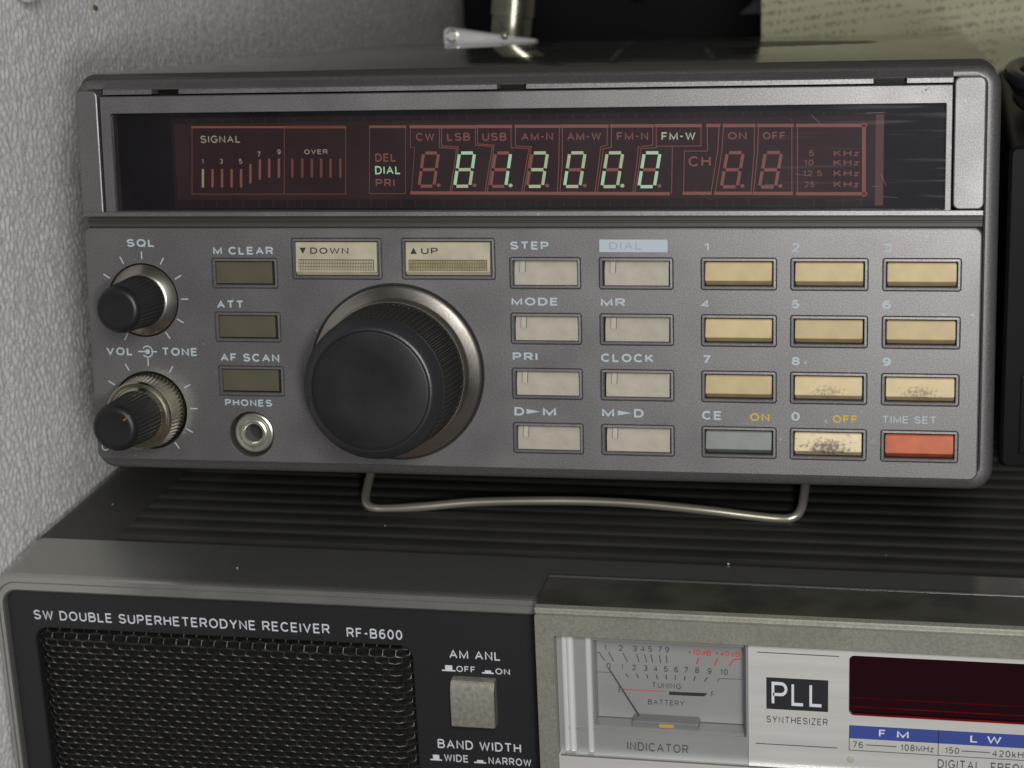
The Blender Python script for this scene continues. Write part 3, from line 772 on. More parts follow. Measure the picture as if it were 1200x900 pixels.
# printed legends
Z_T = 0.025
for s, x0, x1, yb, h in [('SQL', -80.17, -74.23, 1.92, 1.6), ('M CLEAR', -61.92, -49.35, 0.42, 1.58), ('ATT', -61.68, -56.07, -10.39, 1.6), ('VOL', -85.94, -80.2, -20.23, 1.64),
 ('TONE', -73.95, -66.33, -20.18, 1.66), ('AF SCAN', -61.49, -49.1, -21.17, 1.65), ('PHONES', -61.0, -51.05, -30.3, 1.4), ('STEP', -1.41, 6.13, 1.54, 1.57), ('MODE', -1.41, 7.85, -9.32, 1.55),
 ('MR', 16.1, 20.9, -9.37, 1.57), ('PRI', -1.4, 3.52, -20.17, 1.6), ('CLOCK', 16.02, 26.23, -20.22, 1.67), ('4', 35.42, 37.05, -9.5, 1.62), ('5', 52.49, 53.95, -9.49, 1.62),
 ('6', 69.28, 70.87, -9.44, 1.62), ('7', 35.63, 37.15, -20.26, 1.62), ('8', 52.53, 54.07, -20.35, 1.62), ('9', 69.41, 70.99, -20.27, 1.62), ('CE', 35.48, 39.3, -31.22, 1.75), ('0', 52.5, 54.11, -31.1, 1.75),
 ('OFF', -88.3, -83.4, -40.27, 1.71)]:
    U.part('legend', text_bm(s, x0, x1, yb, h, Z_T, t=0.21), 'print_pale', parent=panel)
for s, x0, x1, yb, h in [('1', 36.01, 36.95, 1.37, 1.54), ('2', 52.5, 53.92, 1.24, 1.6), ('3', 69.31, 70.87, 1.17, 1.59), ('TIME SET', 69.54, 79.5, -31.16, 1.39)]:
    U.part('legend', text_bm(s, x0, x1, yb, h, Z_T, t=0.15), 'print_pale', parent=panel)
for s, x0, x1, yb, h in [('ON', 44.68, 48.37, -31.26, 1.5), ('OFF', 60.32, 64.94, -31.32, 1.5)]:
    U.part('legend', text_bm(s, x0, x1, yb, h, Z_T, t=0.19), 'print_yellow', parent=panel)
# D > M and M > D with solid arrows
for L_, R_, (a0, a1), y in ((('D', -1.31, 0.65), ('M', 4.31, 7.02), (1.1, 3.82), -31.1), (('M', 16.04, 18.47), ('D', 22.3, 24.2), (19.15, 21.9), -31.05)):
    bm = text_bm(L_[0], L_[1], L_[2], y, 1.68, Z_T, t=0.21)
    text_bm(R_[0], R_[1], R_[2], y, 1.68, Z_T, t=0.21, bm=bm)
    bm.faces.new([bm.verts.new(p) for p in ((a0, y + 0.35, Z_T), (a1, y + 0.84, Z_T), (a0, y + 1.33, Z_T))])
    U.part('legend', bm, 'print_pale', parent=panel)
# DIAL in a pale block
bm = bmesh.new(); quad(bm, [(16.0, 1.1), (29.1, 1.1), (29.1, 3.5), (16.0, 3.5)], Z_T)
blk = U.part('legend', bm, 'print_pale', parent=panel)
U.part('legend', text_bm('DIAL', 17.91, 24.23, 1.6, 1.42, Z_T + 0.02, t=0.15), 'print_faded', parent=panel)
# dual-control symbol and scale ticks
bm = bmesh.new(); sx, sy = -77.05, -19.4
stroke(bm, [(sx - 1.95, sy), (sx - 0.4, sy)], 0.28, Z_T); stroke(bm, [(sx + 0.9, sy), (sx + 1.95, sy)], 0.28, Z_T)
bm.faces.new([bm.verts.new((sx + 0.52 * math.cos(k * math.pi / 8), sy + 0.52 * math.sin(k * math.pi / 8), Z_T)) for k in range(16)])
sweep = [(sx + 1.12 * math.cos(math.radians(a)), sy + 1.12 * math.sin(math.radians(a))) for a in range(-140, 141, 20)]
stroke(bm, sweep, 0.24, Z_T + 0.002)
U.part('legend', bm, 'print_pale', parent=panel)
for (cx, cy), r0, r1, angs in (((-77.3, -8.6), 8.15, 9.55, (89, 118, 60, 149, 30, 0, -30, -57, -118)), ((-77.2, -31.0), 8.75, 10.15, (89, 118, 58, 148, 29, 0, -29, -55))):
    for a in angs:
        a = math.radians(a); bm = bmesh.new()
        stroke(bm, [(cx + r0 * math.cos(a), cy + r0 * math.sin(a)), (cx + r1 * math.cos(a), cy + r1 * math.sin(a))], 0.26, Z_T)
        U.part('scale_tick', bm, 'print_pale', parent=panel)

# number keys
def num_key_bm(w, h):
    """origin: middle of the key's top edge at panel level"""
    bm = bmesh.new()
    pr = [(0, -3.5), (0, -0.15), (-0.18, 0.12), (-1.6, 0.5), (-2.6, 0.82), (-3.3, 0.98), (-3.42, 0.92), (-4.34, -0.65), (-h, -0.8), (-h, -3.5)]
    prism_x(bm, pr, -w / 2, w / 2)
    bmesh.ops.bevel(bm, geom=[e for e in bm.edges if abs(abs(e.verts[0].co.x) - w / 2) < 1e-5 and abs(e.verts[0].co.x - e.verts[1].co.x) < 1e-5], offset=0.14, segments=2, affect='EDGES', clamp_overlap=True)
    return bm
def key_at(x0, x1, r_): return ((x0 + x1) / 2, KY[r_] - 0.92, 0.0)
KW, KHH = 12.5, KH - 1.84
def make_key(name, mat, at, label=None, w=KW):
    bm = num_key_bm(w, KHH)
    for v in bm.verts: v.co += Vector(at)
    return U.part(name, bm, mat, at=at, smooth=30, label=label)
k0 = make_key('number_key', 'key_beige', key_at(*KX_NUM[0], 0))
for r_ in range(3):
    for c_ in range(3):
        if r_ == 0 and c_ == 0: continue
        o = U.copy(k0, key_at(*KX_NUM[c_], r_))
        if r_ == 2 and c_ > 0:
            o.data = o.data.copy(); o.data.materials[0] = MATS['key_beige_worn' if c_ == 1 else 'key_beige_grimy']
            o['label'] = 'beige number key with a dark grimy patch'
o = U.copy(k0, key_at(*KX_NUM[1], 3)); o.data = o.data.copy(); o.data.materials[0] = MATS['key_beige_stained']; o['label'] = 'pale number key heavily stained brown'
o = U.copy(k0, key_at(*KX_NUM[0], 3)); o.name = 'clear_key'; o.data = o.data.copy(); o.data.materials[0] = MATS['key_grey_green']; o['label'] = 'grey green key'
o = U.copy(k0, key_at(*KX_NUM[2], 3)); o.name = 'time_set_key'; o.data = o.data.copy(); o.data.materials[0] = MATS['key_orange']; o['label'] = 'orange red key'

# ivory function keys with a small clear lens, set a little below the panel
def fun_key():
    at = key_at(*KX_FUN[0], 0); bm = bmesh.new(); w = 12.3; h = KHH + 0.2
    prism_x(bm, [(0.1, -3.5), (0.1, -1.5), (-0.1, -1.35), (-1.5, -0.75), (-1.75, -0.7), (-h, -0.62), (-h, -3.5)], -w / 2, w / 2)
    for v in bm.verts: v.co += Vector(at)
    k = U.part('function_key', bm, 'key_ivory', at=at, smooth=20)
    bm = bmesh.new(); lx = at[0] - 5.05
    prism_x(bm, [(at[1] - 0.05, -1.3), (at[1] - 0.05, -1.16), (at[1] - 1.5, -0.58), (at[1] - 2.1, -0.54), (at[1] - 2.1, -1.1)], lx, lx + 0.95)
    U.part('indicator_lens', bm, 'clear_lens', parent=k)
    bm = bmesh.new()
    for xx in (lx - 0.12, lx + 0.95):
        prism_x(bm, [(at[1] - 0.05, -1.6), (at[1] - 0.05, -1.28), (at[1] - 1.5, -0.68), (at[1] - 2.15, -0.62), (at[1] - 2.15, -1.2)], xx, xx + 0.12)
    U.part('lens_seam', bm, 'print_ink', parent=k)
    return k
f0 = fun_key()
for r_ in range(4):
    for x0, x1 in KX_FUN:
        if r_ == 0 and x0 == KX_FUN[0][0]: continue
        U.copy(f0, key_at(x0, x1, r_))
# three dark olive buttons, recessed
d0 = None
for x0, y0, x1, y1 in DK:
    at = ((x0 + x1) / 2 - 0.25, y1 - 0.9, 0)
    if d0 is None:
        bm = bmesh.new(); prism_x(bm, [(0, -3.5), (0, -0.9), (-0.15, -0.75), (-4.3, -0.7), (-4.4, -0.85), (-4.4, -3.5)], -6.0, 5.75)
        for v in bm.verts: v.co += Vector(at)
        d0 = U.part('option_button', bm, 'key_olive', at=at, smooth=20)
    else: U.copy(d0, at)
# DOWN and UP buttons: legend above a fine grating, bevelled lower edge
for (x0, y0, x1, y1), s, tx, up in ((TK[0], 'DOWN', (-41.71, -33.84), False), (TK[1], 'UP', (-19.15, -15.76), True)):
    xa, xb, ya, yb = x0 + 0.95, x1 - 1.05, y0 + 0.9, y1 - 0.9
    bm = bmesh.new()
    prism_x(bm, [(yb, -3.5), (yb, -0.2), (yb - 0.12, -0.05), (ya + 0.75, 0.3), (ya, -0.35), (ya, -3.5)], xa, xb, )
    k = U.part('tuning_button', bm, 'key_tune')
    fz = lambda y: -0.05 + (yb - 0.12 - y) / (yb - 0.87 - ya) * 0.35
    bm = text_bm(s, tx[0], tx[1], 0.62, 1.25, 0, t=0.17)
    t0 = tx[0] - 2.2
    tri = [(t0, 0.65), (t0 + 1.35, 0.65), (t0 + 0.68, 1.9)] if up else [(t0, 1.85), (t0 + 0.68, 0.6), (t0 + 1.35, 1.85)]
    bm.faces.new([bm.verts.new((p[0], p[1], 0)) for p in tri])
    for v in bm.verts: v.co.z = fz(v.co.y) + 0.03
    U.part('legend', bm, 'print_dark', parent=k)
    bm = bmesh.new(); g0, g1 = xa + 0.65, xb - 0.65
    n = 46; w = (g1 - g0) / n
    for i in range(n):
        for j in range(3):
            yy = -2.5 + j * 0.66; xx = g0 + i * w
            k_ = len(bm.verts); box(bm, xx + 0.04, xx + w - 0.10, yy, yy + 0.56, -0.05, fz(yy) + 0.13)
    U.part('grating', bm, 'key_grating' if up else 'key_tune', parent=k)
    bm = bmesh.new(); quad(bm, [(g0 - .1, -2.6), (g1 + .1, -2.6), (g1 + .1, -0.45), (g0 - .1, -0.45)], 0)
    for v in bm.verts: v.co.z = fz(v.co.y) + 0.03
    U.part('grating_floor', bm, 'grating_dark', parent=k)

# main tuning knob
cx, cy = MK
bm = bmesh.new(); lathe(bm, [(13.2, 0.0), (17.4, 0.0), (17.4, 0.06), (17.15, 0.7), (16.8, 0.95), (15.1, 1.5), (14.9, 1.7), (14.8, 3.2), (14.5, 3.5), (12, 3.5)], cx, cy, 160)
flange = U.part('dial_flange', bm, 'brushed_steel', smooth=28)
bm = bmesh.new(); lathe(bm, [(17.2, 0.012), (17.75, 0.012)], cx, cy, 160)
U.part('dial_seam', bm, 'hole_black', parent=flange)
bm = bmesh.new(); lathe(bm, [(12.5, 3.55), (14.4, 3.7, 0.0), (14.45, 4.0, 0.42), (13.85, 16.2, 0.38), (13.7, 16.6, 0.0), (13.2, 16.6)], cx, cy, teeth=84)
knob = U.part('tuning_knob', bm, 'knob_side')
bm = bmesh.new(); lathe(bm, [(13.72, 16.5), (13.75, 17.0), (13.5, 17.4), (12.2, 19.0), (11.75, 19.3), (11.5, 19.3)], cx, cy, 128)
U.part('knob_rim', bm, 'knob_rim', parent=knob, smooth=40)
bm = bmesh.new(); lathe(bm, [(11.5, 19.3), (11.42, 18.95), (11.3, 18.95), (11.2, 19.2), (10.9, 19.28), (6, 19.15), (0, 19.1)], cx, cy, 128)
U.part('knob_cap', bm, 'knob_black', parent=knob, smooth=40)

# squelch knob on a conical steel dish
cx, cy = SQ
bm = bmesh.new(); lathe(bm, [(7.5, -1.9), (0.5, -1.9)], cx, cy, 64)
U.part('knob_well', bm, 'hole_black')
bm = bmesh.new(); lathe(bm, [(7.25, -1.8), (7.25, -0.1), (7.0, 0.15), (5.7, 1.3), (5.3, 1.5), (4.0, 1.5)], cx, cy, 96)
dish = U.part('knob_dish', bm, 'brushed_steel', smooth=28)
bm = bmesh.new(); lathe(bm, [(3, 1.55), (5.25, 1.6, 0.0), (5.3, 1.9, 0.22), (4.75, 12.0, 0.22), (4.65, 12.4, 0.05), (4.1, 12.6)], cx, cy, teeth=36)
kn = U.part('squelch_knob', bm, 'knob_side')
bm = bmesh.new(); lathe(bm, [(4.66, 12.3), (4.5, 12.8), (4.0, 13.4), (3.4, 13.55), (3.1, 13.5), (0, 13.5)], cx, cy, 64)
U.part('knob_cap', bm, 'knob_black', parent=kn, smooth=50)

# volume knob inside the knurled tone ring
cx, cy = VO
bm = bmesh.new(); lathe(bm, [(8.05, -1.9), (0.5, -1.9)], cx, cy, 64)
U.part('knob_well', bm, 'hole_black')
bm = bmesh.new(); lathe(bm, [(7.2, -1.7), (7.6, -1.7, 0), (7.62, -0.2, 0), (7.55, 0.4, 0.25), (7.0, 5.0, 0.25), (6.95, 5.3, 0.0), (6.75, 5.3)], cx, cy, teeth=56)
tone = U.part('tone_ring', bm, 'champagne_metal')
bm = bmesh.new(); lathe(bm, [(6.96, 5.2), (6.98, 5.8), (6.7, 6.15), (6.3, 6.15), (6.1, 5.95), (5.9, 6.0), (5.3, 6.7), (4.2, 6.7)], cx, cy, 96)
U.part('ring_lip', bm, 'champagne_metal', parent=tone, smooth=30)
bm = bmesh.new(); lathe(bm, [(3, 6.75), (5.1, 6.8, 0.0), (5.2, 7.1, 0.22), (4.75, 17.0, 0.22), (4.65, 17.4, 0.05), (4.1, 17.6)], cx, cy, teeth=36)
kn = U.part('volume_knob', bm, 'knob_side')
bm = bmesh.new(); lathe(bm, [(4.66, 17.3), (4.5, 17.8), (4.0, 18.4), (3.4, 18.55), (3.1, 18.5), (0, 18.5)], cx, cy, 64)
U.part('knob_cap', bm, 'knob_black', parent=kn, smooth=50)
bm = bmesh.new(); a = math.radians(38)
for r0, r1, z0, z1 in ((2.7, 3.45, 18.57, 18.57), (3.45, 4.3, 18.57, 18.2)):
    nx, ny = -math.sin(a) * 0.14, math.cos(a) * 0.14
    bm.faces.new([bm.verts.new(p) for p in ((cx + r0 * math.cos(a) - nx, cy + r0 * math.sin(a) - ny, z0), (cx + r1 * math.cos(a) - nx, cy + r1 * math.sin(a) - ny, z1),
                                            (cx + r1 * math.cos(a) + nx, cy + r1 * math.sin(a) + ny, z1), (cx + r0 * math.cos(a) + nx, cy + r0 * math.sin(a) + ny, z0))])
U.part('pointer', bm, 'stain_brown', parent=kn, label='rusty red pointer line')

# headphone socket
cx, cy = JK
bm = bmesh.new(); lathe(bm, [(4.6, -3.9), (4.45, -3.3), (4.3, -3.0), (4.15, -2.0), (4.0, -1.5), (3.7, -1.35), (3.3, -1.4), (3.15, -1.8), (3.0, -1.8), (2.85, -1.1), (2.55, -0.95), (2.1, -1.0), (1.85, -1.3), (1.7, -2.4), (1.6, -4.4)], cx, cy, 64)
jack = U.part('phones_socket', bm, 'nickel', smooth=30)
bm = bmesh.new(); lathe(bm, [(1.62, -4.0), (0, -4.3)], cx, cy, 32)
U.part('socket_bore', bm, 'hole_black', parent=jack)
# wire bail the front stands on (points given on the level radio below, then turned into this frame)
RI = ROT_U.transposed()
bw = [(-48.4, -51.5, -72.0), (-48.3, -57.5, -63.5), (-48.1, -65.2, -49.0), (-47.4, -67.8, -43.6), (-45.6, -68.7, -41.6), (-42.5, -69.0, -41.6), (-34, -68.4, -42.2), (-22, -67.4, -43.6), (-8, -66.9, -44.6),
      (4, -66.8, -45.2), (16, -67.0, -45.2), (30, -67.7, -44.6), (40, -68.6, -44.5), (46.2, -69.0, -44.4), (49.3, -68.7, -44.4), (51.0, -67.4, -45.8), (51.6, -64.5, -50.0), (51.9, -57, -63.0), (52.2, -51.5, -73.0)]
bm = bmesh.new(); tube(bm, smooth_path([RI @ Vector(p) for p in bw], 6), 1.02, 14)
U.part('wire_stand', bm, 'bail_wire', smooth=60)
for x in (-48.6, 52.2):
    bm = bmesh.new(); lathe(bm, [(0, -3.2), (1.9, -3.2), (1.9, 3.2), (0, 3.2)], 0, 0, 20)
    for v in bm.verts: v.co = Vector((x + v.co.z, -44.6 + v.co.y, -78.0 + v.co.x))
    U.part('stand_hinge', bm, 'hole_black', smooth=40)

# ------------------------------------------------------------------ lower radio
L = Frame('shortwave_radio', 'wide black shortwave receiver with mesh speaker and needle meter, lying under the grey receiver', 'radio', (60, -190, -115))
TOP = -70.0
LX0, LX1 = -119.8, 262.0
bm = bmesh.new()
plate(bm, lambda d: rrect(LX0, -190, LX1, -70.9, 5.2, d, 8), [(0, -2.5), (0, -18.6)], close_back=True)
bmesh.ops.delete(bm, geom=bm.faces[:], context='FACES')
plate(bm, lambda d: rrect(LX0, -190, LX1, TOP - 0.0, 5.2, d, 8), [(0.3, -18.2), (0, -18.5), (0, -232), (0.8, -233)], close_back=True,
      holes=[])
# the top is left flat at the ends; the ribbed field is let in between
cab = L.part('cabinet', bm, 'cabinet_black', smooth=40)
bm = bmesh.new()
pr = [(TOP - 0.3, -19.2)]
z = -20.3
while z > -228:
    for dz, y in ((0, 0.25), (-0.5, 0.6), (-1.0, 0.72), (-3.4, 0.72), (-3.9, 0.6), (-4.4, 0.25)):
        pr.append((TOP + y - 0.45, z + dz))
    pr.append((TOP - 0.2, z - 6.0))
    z -= 6.24
pr += [(TOP - 0.6, z)]
prism_x(bm, [(y + 0.47, zz) for y, zz in pr], -98.6, 250)
L.part('ribbed_top', bm, 'rib_black', parent=cab, smooth=30)

bm = bmesh.new()
for x, z_ in ((-97, -29), (-92, -47), (-66, -8), (-15, -24), (-4, -22.5), (-1, -22.3), (8, -30), (38, -19), (62, -40), (-40, -33), (70, -27), (-108, -40)):
    r_ = random.uniform(0.12, 0.32)
    bmesh.ops.create_icosphere(bm, subdivisions=1, radius=r_, matrix=Matrix.Translation((x, TOP + 0.05 - (0.75 if z_ > -18 else -0.25), z_)))
L.part('dust', bm, 'print_faded', parent=cab, kind='stuff')

# metal front strip and bezel
bm = bmesh.new()
n8 = 8
def sect(z, dy, dx=0.0, r=5.0): return rrect(LX0 + dx, -190, LX1 - dx, TOP + dy, r, 0, n8)
rows = []
for z, dy, dx, r in ((-18.5, 0.02, 0, 5.2), (-1.6, -1.35, 0.2, 5.2), (-0.6, -1.5, 0.3, 5.2), (-0.05, -1.75, 0.5, 5.0), (0.0, -2.75, 1.2, 4.6), (-0.5, -2.95, 1.35, 4.4), (-0.2, -3.15, 1.45, 4.3), (-0.1, -4.6, 2.2, 3.6), (-0.6, -5.1, 2.4, 3.4), (-2.4, -5.2, 2.45, 3.4)):
    rows.append([bm.verts.new((x, y, z)) for x, y in sect(z, dy, dx, r)])
for i, (a, b) in enumerate(zip(rows, rows[1:])):
    for k in range(len(a)):
        f = bm.faces.new((a[k], a[(k + 1) % len(a)], b[(k + 1) % len(b)], b[k])); f.material_index = 0 if i < 1 else 1
bmesh.ops.recalc_face_normals(bm, faces=bm.faces[:])
L.part('front_bezel', bm, ['strip_metal', 'bezel_silver'], smooth=12)
# black front panel with the loudspeaker opening
GX0, GY0, GX1, GY1 = -111.6, -158.0, -26.6, -84.3
bm = bmesh.new()
plate(bm, lambda d: rrect(-117.6, -187.5, 40, -74.9, 3.4, d, 8), [(0.1, -2.0), (0, -2.1), (0, -5)],
      holes=[(lambda d: rrect(GX0, GY0, GX1, GY1, 3.0, d, 8), [(-0.3, -2.0), (0.0, -2.3), (0.0, -6)])])
face = L.part('front_panel', bm, 'black_face', smooth=40)
bm = bmesh.new(); box(bm, GX0 - 1, GX1 + 1, GY0 - 1, GY1 + 1, -9.0, -7.5)
L.part('speaker_cloth', bm, 'hole_black', parent=face)
# expanded-metal speaker grille: staggered slots, rolled back at its edges
bm = bmesh.new()
px, py = 2.88, 1.37
seen = {}
def gz(x, y):
    e = min(x - GX0, GX1 - x, GY1 - y, y - GY0)
    base = -1.5 + 0.5 * math.exp(-(((x + 69) / 40) ** 2 + ((y + 121) / 34) ** 2))
    return base - (2.9 * max(0, 1 - max(e, 0) / 4.2) ** 2.2)
def gv(x, y, dz):
    x += 0.0; k = (round(x, 3), round(y, 3), round(dz, 3))
    if k not in seen: seen[k] = bm.verts.new((x, y, gz(x, y) + dz))
    return seen[k]
row = 0; y = GY1 - 0.5
while y > GY0 + 1:
    x = GX0 + 0.7 + (px / 2 if row % 2 else 0)
    while x < GX1 - 0.7:
        hx = [(-px / 2, -py * .43), (-px / 2, py * .43), (0, py * .57), (px / 2, py * .43), (px / 2, -py * .43), (0, -py * .57)]
        out = [gv(x + a, y + b, 0.0) for a, b in hx]
        inn = [gv(x + a * 0.91, y + b * 0.80, -0.10) for a, b in hx]
        bot = [gv(x + a * 0.885, y + b * 0.76, -0.45) for a, b in hx]
        for k in range(6):
            j = (k + 1) % 6
            for q in ((out[k], out[j], inn[j], inn[k]), (inn[k], inn[j], bot[j], bot[k])):
                try: bm.faces.new(q)
                except ValueError: pass
        x += px
    y -= py; row += 1
bmesh.ops.recalc_face_normals(bm, faces=bm.faces[:])
L.part('speaker_grille', bm, 'mesh_wire', smooth=120)
# lettering on the black panel
Z_L = -1.97
for s, x0, x1, yb, h in [('SW DOUBLE SUPERHETERODYNE RECEIVER', -111.5, -44.26, -82.26, 2.2), ('RF-B600', -40.54, -28.46, -82.8, 2.2), ('AM ANL', -18.53, -7.6, -86.41, 2.0), ('OFF', -17.17, -13.09, -89.42, 1.35), ('ON', -8.82, -5.74, -89.51, 1.35),
                         ('BAND WIDTH', -22.13, -4.11, -107.38, 2.1), ('WIDE', -20.91, -15.63, -110.42, 1.7), ('NARROW', -11.24, -2.04, -110.42, 1.7)]:
    U_space = 1.0
    L.part('legend', text_bm(s, x0, x1, yb, h, Z_L, t=0.15), 'print_white', parent=face)
for x0, x1, y, tall in ((-20.3, -17.4, -89.4, True), (-11.7, -9.2, -89.5, False), (-24.0, -21.4, -110.4, True), (-14.4, -11.8, -110.4, False)):
    bm = bmesh.new(); w = x1 - x0
    quad(bm, [(x0, y), (x1, y), (x1, y + 0.3), (x0, y + 0.3)], Z_L)
    t = 1.35 if tall else 0.75
    quad(bm, [(x0 + w * 0.25, y + 0.3), (x1 - w * 0.22, y + 0.3), (x1 - w * 0.22, y + t), (x0 + w * 0.25, y + t)], Z_L)
    L.part('legend', bm, 'print_white', parent=face)
# push button
bm = bmesh.new(); plate(bm, lambda d: rrect(-18.1, -100.7, -8.5, -90.2, 0.5, d), [(0.0, 0.9), (-0.0, -2.2)], close_back=True)
bmesh.ops.delete(bm, geom=bm.faces[:], context='FACES')
prism_x(bm, [(-90.3, -2.0), (-90.5, 0.2), (-92.2, 1.2), (-100.2, 1.4), (-100.7, 0.9), (-100.7, -2.0)], -18.0, -8.7, 0.16)
L.part('push_button', bm, 'button_grey', smooth=30)

# silver tuner block standing proud of the front
UX0, UX1 = 1.9, 258.0
bm = bmesh.new()
OX0, OY0, OX1, OY1 = 5.75, -178.0, 252.0, -75.9
plate(bm, lambda d: rrect(UX0, -186, UX1, -71.35, 0.5, d, 3), [(0.12, 7.5), (0, 7.3), (0, -2)],
      holes=[(lambda d: rrect(OX0, OY0, OX1, OY1, 0.3, d, 3), [(-0.12, 7.5), (0, 7.35), (0, 0.5)])])
unit = L.part('tuner_block', bm, 'unit_silver')
bm = bmesh.new()
prism_x(bm, [(-69.95, -9.2), (-69.85, -8.9), (-69.98, 5.3), (-70.35, 6.3), (-70.6, 6.5), (-71.36, 6.6), (-71.36, -9.2)], UX0, UX1)
for f in bm.faces:
    c = f.calc_center_median()
    f.material_index = 1 if c.z > 5.8 or c.z < -8.95 else 0
L.part('block_top', bm, ['unit_top', 'unit_silver'], parent=unit)
bm = bmesh.new()
prism_x(bm, [(-69.86, -9.3), (-69.66, -9.0), (-69.84, -8.6), (-70.6, -8.6), (-70.6, -9.3)], UX0, UX1)
L.part('block_edge', bm, 'meter_silver', parent=unit)

# brushed faceplate with cutouts for the meter and for the frequency display
FZ = 6.0
DX0, DY0, DY1 = 64.1, -90.4, -77.6
bm = bmesh.new()
plate(bm, lambda d: rrect(44.4, OY0, OX1, OY1, 0.1, d, 2), [(0, FZ), (0, 3)],
      holes=[(lambda d: rrect(DX0, DY0, 205, DY1, 1.0, d, 5), [(-0.08, FZ), (0, FZ - 0.12), (0, FZ - 3)])])
fp = L.part('faceplate', bm, 'aluminium')
# lower apron under the meter window, one step further out
bm = bmesh.new()
plate(bm, lambda d: rrect(OX0, OY0, 44.8, -102.4, 0.2, d, 2), [(0.15, 6.9), (0, 6.7), (0, 3)], close_back=True)
L.part('apron', bm, 'aluminium')
bm = bmesh.new(); prism_x(bm, [(-102.4, 6.0), (-102.25, 6.95), (-102.6, 7.0), (-102.6, 6.0)], 6.2, 252)
L.part('apron_edge', bm, 'meter_silver')
for s, x0, x1, yb, h in [('SYNTHESIZER', 47.92, 60.0, -92.94, 1.5), ('76', 64.9, 66.9, -97.35, 1.4), ('108MHz', 74.2, 80.52, -97.4, 1.45), ('150', 82.72, 85.41, -97.4, 1.4), ('420kHz', 91.68, 98.65, -97.5, 1.45),
                         ('DIGITAL', 81.36, 89.56, -100.7, 1.95), ('FREQUENCY', 91.5, 104.22, -100.75, 1.95)]:
    L.part('legend', text_bm(s, x0, x1, yb, h, FZ + 0.03, t=0.15), 'print_ink', parent=fp)
bm = bmesh.new()
for pts in (((46.31, -77.8), (62.06, -77.86)), ((45.87, -97.69), (61.81, -97.66)), ((67.6, -96.62), (73.3, -96.6)), ((85.9, -96.7), (91.2, -96.7))): stroke(bm, pts, 0.2, FZ + 0.03)
stroke(bm, [(64.25, -92.5), (64.2, -97.95), (150, -97.95)], 0.16, FZ + 0.03); stroke(bm, [(81.4, -92.5), (81.4, -97.95)], 0.16, FZ + 0.034)
L.part('rule_line', bm, 'print_ink', parent=fp)
bm = bmesh.new(); quad(bm, [(47.95, -89.95), (60.05, -89.95), (60.05, -83.1), (47.95, -83.1)], FZ + 0.02)
L.part('badge', bm, 'print_dark', parent=fp)
bm = text_bm('P', 49.0, 52.1, -89.0, 5.0, FZ + 0.04, t=0.135); text_bm('L', 52.9, 55.4, -89.0, 5.0, FZ + 0.04, t=0.135, bm=bm); text_bm('L', 56.4, 59.0, -89.0, 5.0, FZ + 0.04, t=0.135, bm=bm)
L.part('legend', bm, 'print_white', parent=fp)
bm = bmesh.new(); quad(bm, [(64.2, -95.35), (150, -95.35), (150, -92.5), (64.2, -92.5)], FZ + 0.02)
L.part('band_strip', bm, 'print_blue', parent=fp)
bm = bmesh.new(); stroke(bm, [(81.4, -95.35), (81.4, -92.5)], 0.16, FZ + 0.035); L.part('rule_line', bm, 'print_dark', parent=fp)
for s, x0, x1 in (('F', 69.96, 71.28), ('M', 73.42, 75.72), ('L', 87.45, 88.91), ('W', 90.6, 93.35)):
    L.part('legend', text_bm(s, x0, x1, -94.7, 1.6, FZ + 0.04, t=0.17), 'print_white', parent=fp)
bm = bmesh.new(); lathe(bm, [(0.75, FZ), (0.7, FZ + 0.25), (0.4, FZ + 0.35), (0, FZ + 0.35)], 64.5, -99.9, 20)
L.part('screw', bm, 'clear_lens', parent=fp, smooth=50)
# red frequency window with its lamp reflections put in as bright red ridges
bm = bmesh.new(); quad(bm, [(DX0, DY0), (205, DY0), (205, DY1), (DX0, DY1)], FZ - 0.9)
dw = L.part('frequency_window', bm, 'red_filter')
bm = bmesh.new()
for y, h in ((-87.0, 0.06), (-89.0, 0.1)): prism_x(bm, [(y, FZ - 0.9), (y + h, FZ - 0.75), (y + 2 * h, FZ - 0.9)], DX0 + .1, 204.5)
L.part('reflection_streak', bm, 'red_streak', parent=dw)
bm = bmesh.new(); prism_x(bm, [(DY0 + 0.02, FZ - 0.85), (DY0 + 0.02, FZ - 0.2), (DY0 + 0.3, FZ - 0.5)], DX0 + .1, 204.5)
L.part('filter_edge', bm, 'red_streak', parent=dw)

# needle meter behind clear plastic
MX0, MY0, MX1, MY1 = 5.9, -102.3, 44.3, -76.1
bm = bmesh.new()
plate(bm, lambda d: rrect(MX0 - .1, MY0 - .1, MX1 + .1, MY1 + .1, 0.2, d, 2), [(0, 5.2), (0.05, 5.1), (0.05, 0.4)],
      holes=[(lambda d: rrect(13.0, -96.7, 43.9, -77.3, 0.3, d, 2), [(0, 5.2), (0.3, 4.6), (0.3, 0.6)])])
mt = L.part('needle_meter', bm, 'meter_plate')
bm = bmesh.new(); quad(bm, [(13.0, -96.2), (44.0, -96.2), (44.0, -77.0), (13.0, -77.0)], 0.95)
L.part('scale_plate', bm, 'meter_plate', parent=mt)
for x, r, mm in ((7.3, 0.55, 'glint_white'), (8.6, 0.7, 'glint_white'), (12.3, 0.6, 'glint_white')):  # bright bars stand in for reflections in the clear plastic edge
    bm = bmesh.new(); tube(bm, [(x, -102.0, 5.2), (x, -76.3, 5.2)], r, 16)
    L.part('reflection_bar', bm, mm, parent=mt, smooth=60)
bm = bmesh.new(); box(bm, 7.0, 43.9, -97.2, -96.75, 5.0, 5.5)
L.part('cover_step', bm, 'meter_plate', parent=mt)
zm = 1.0
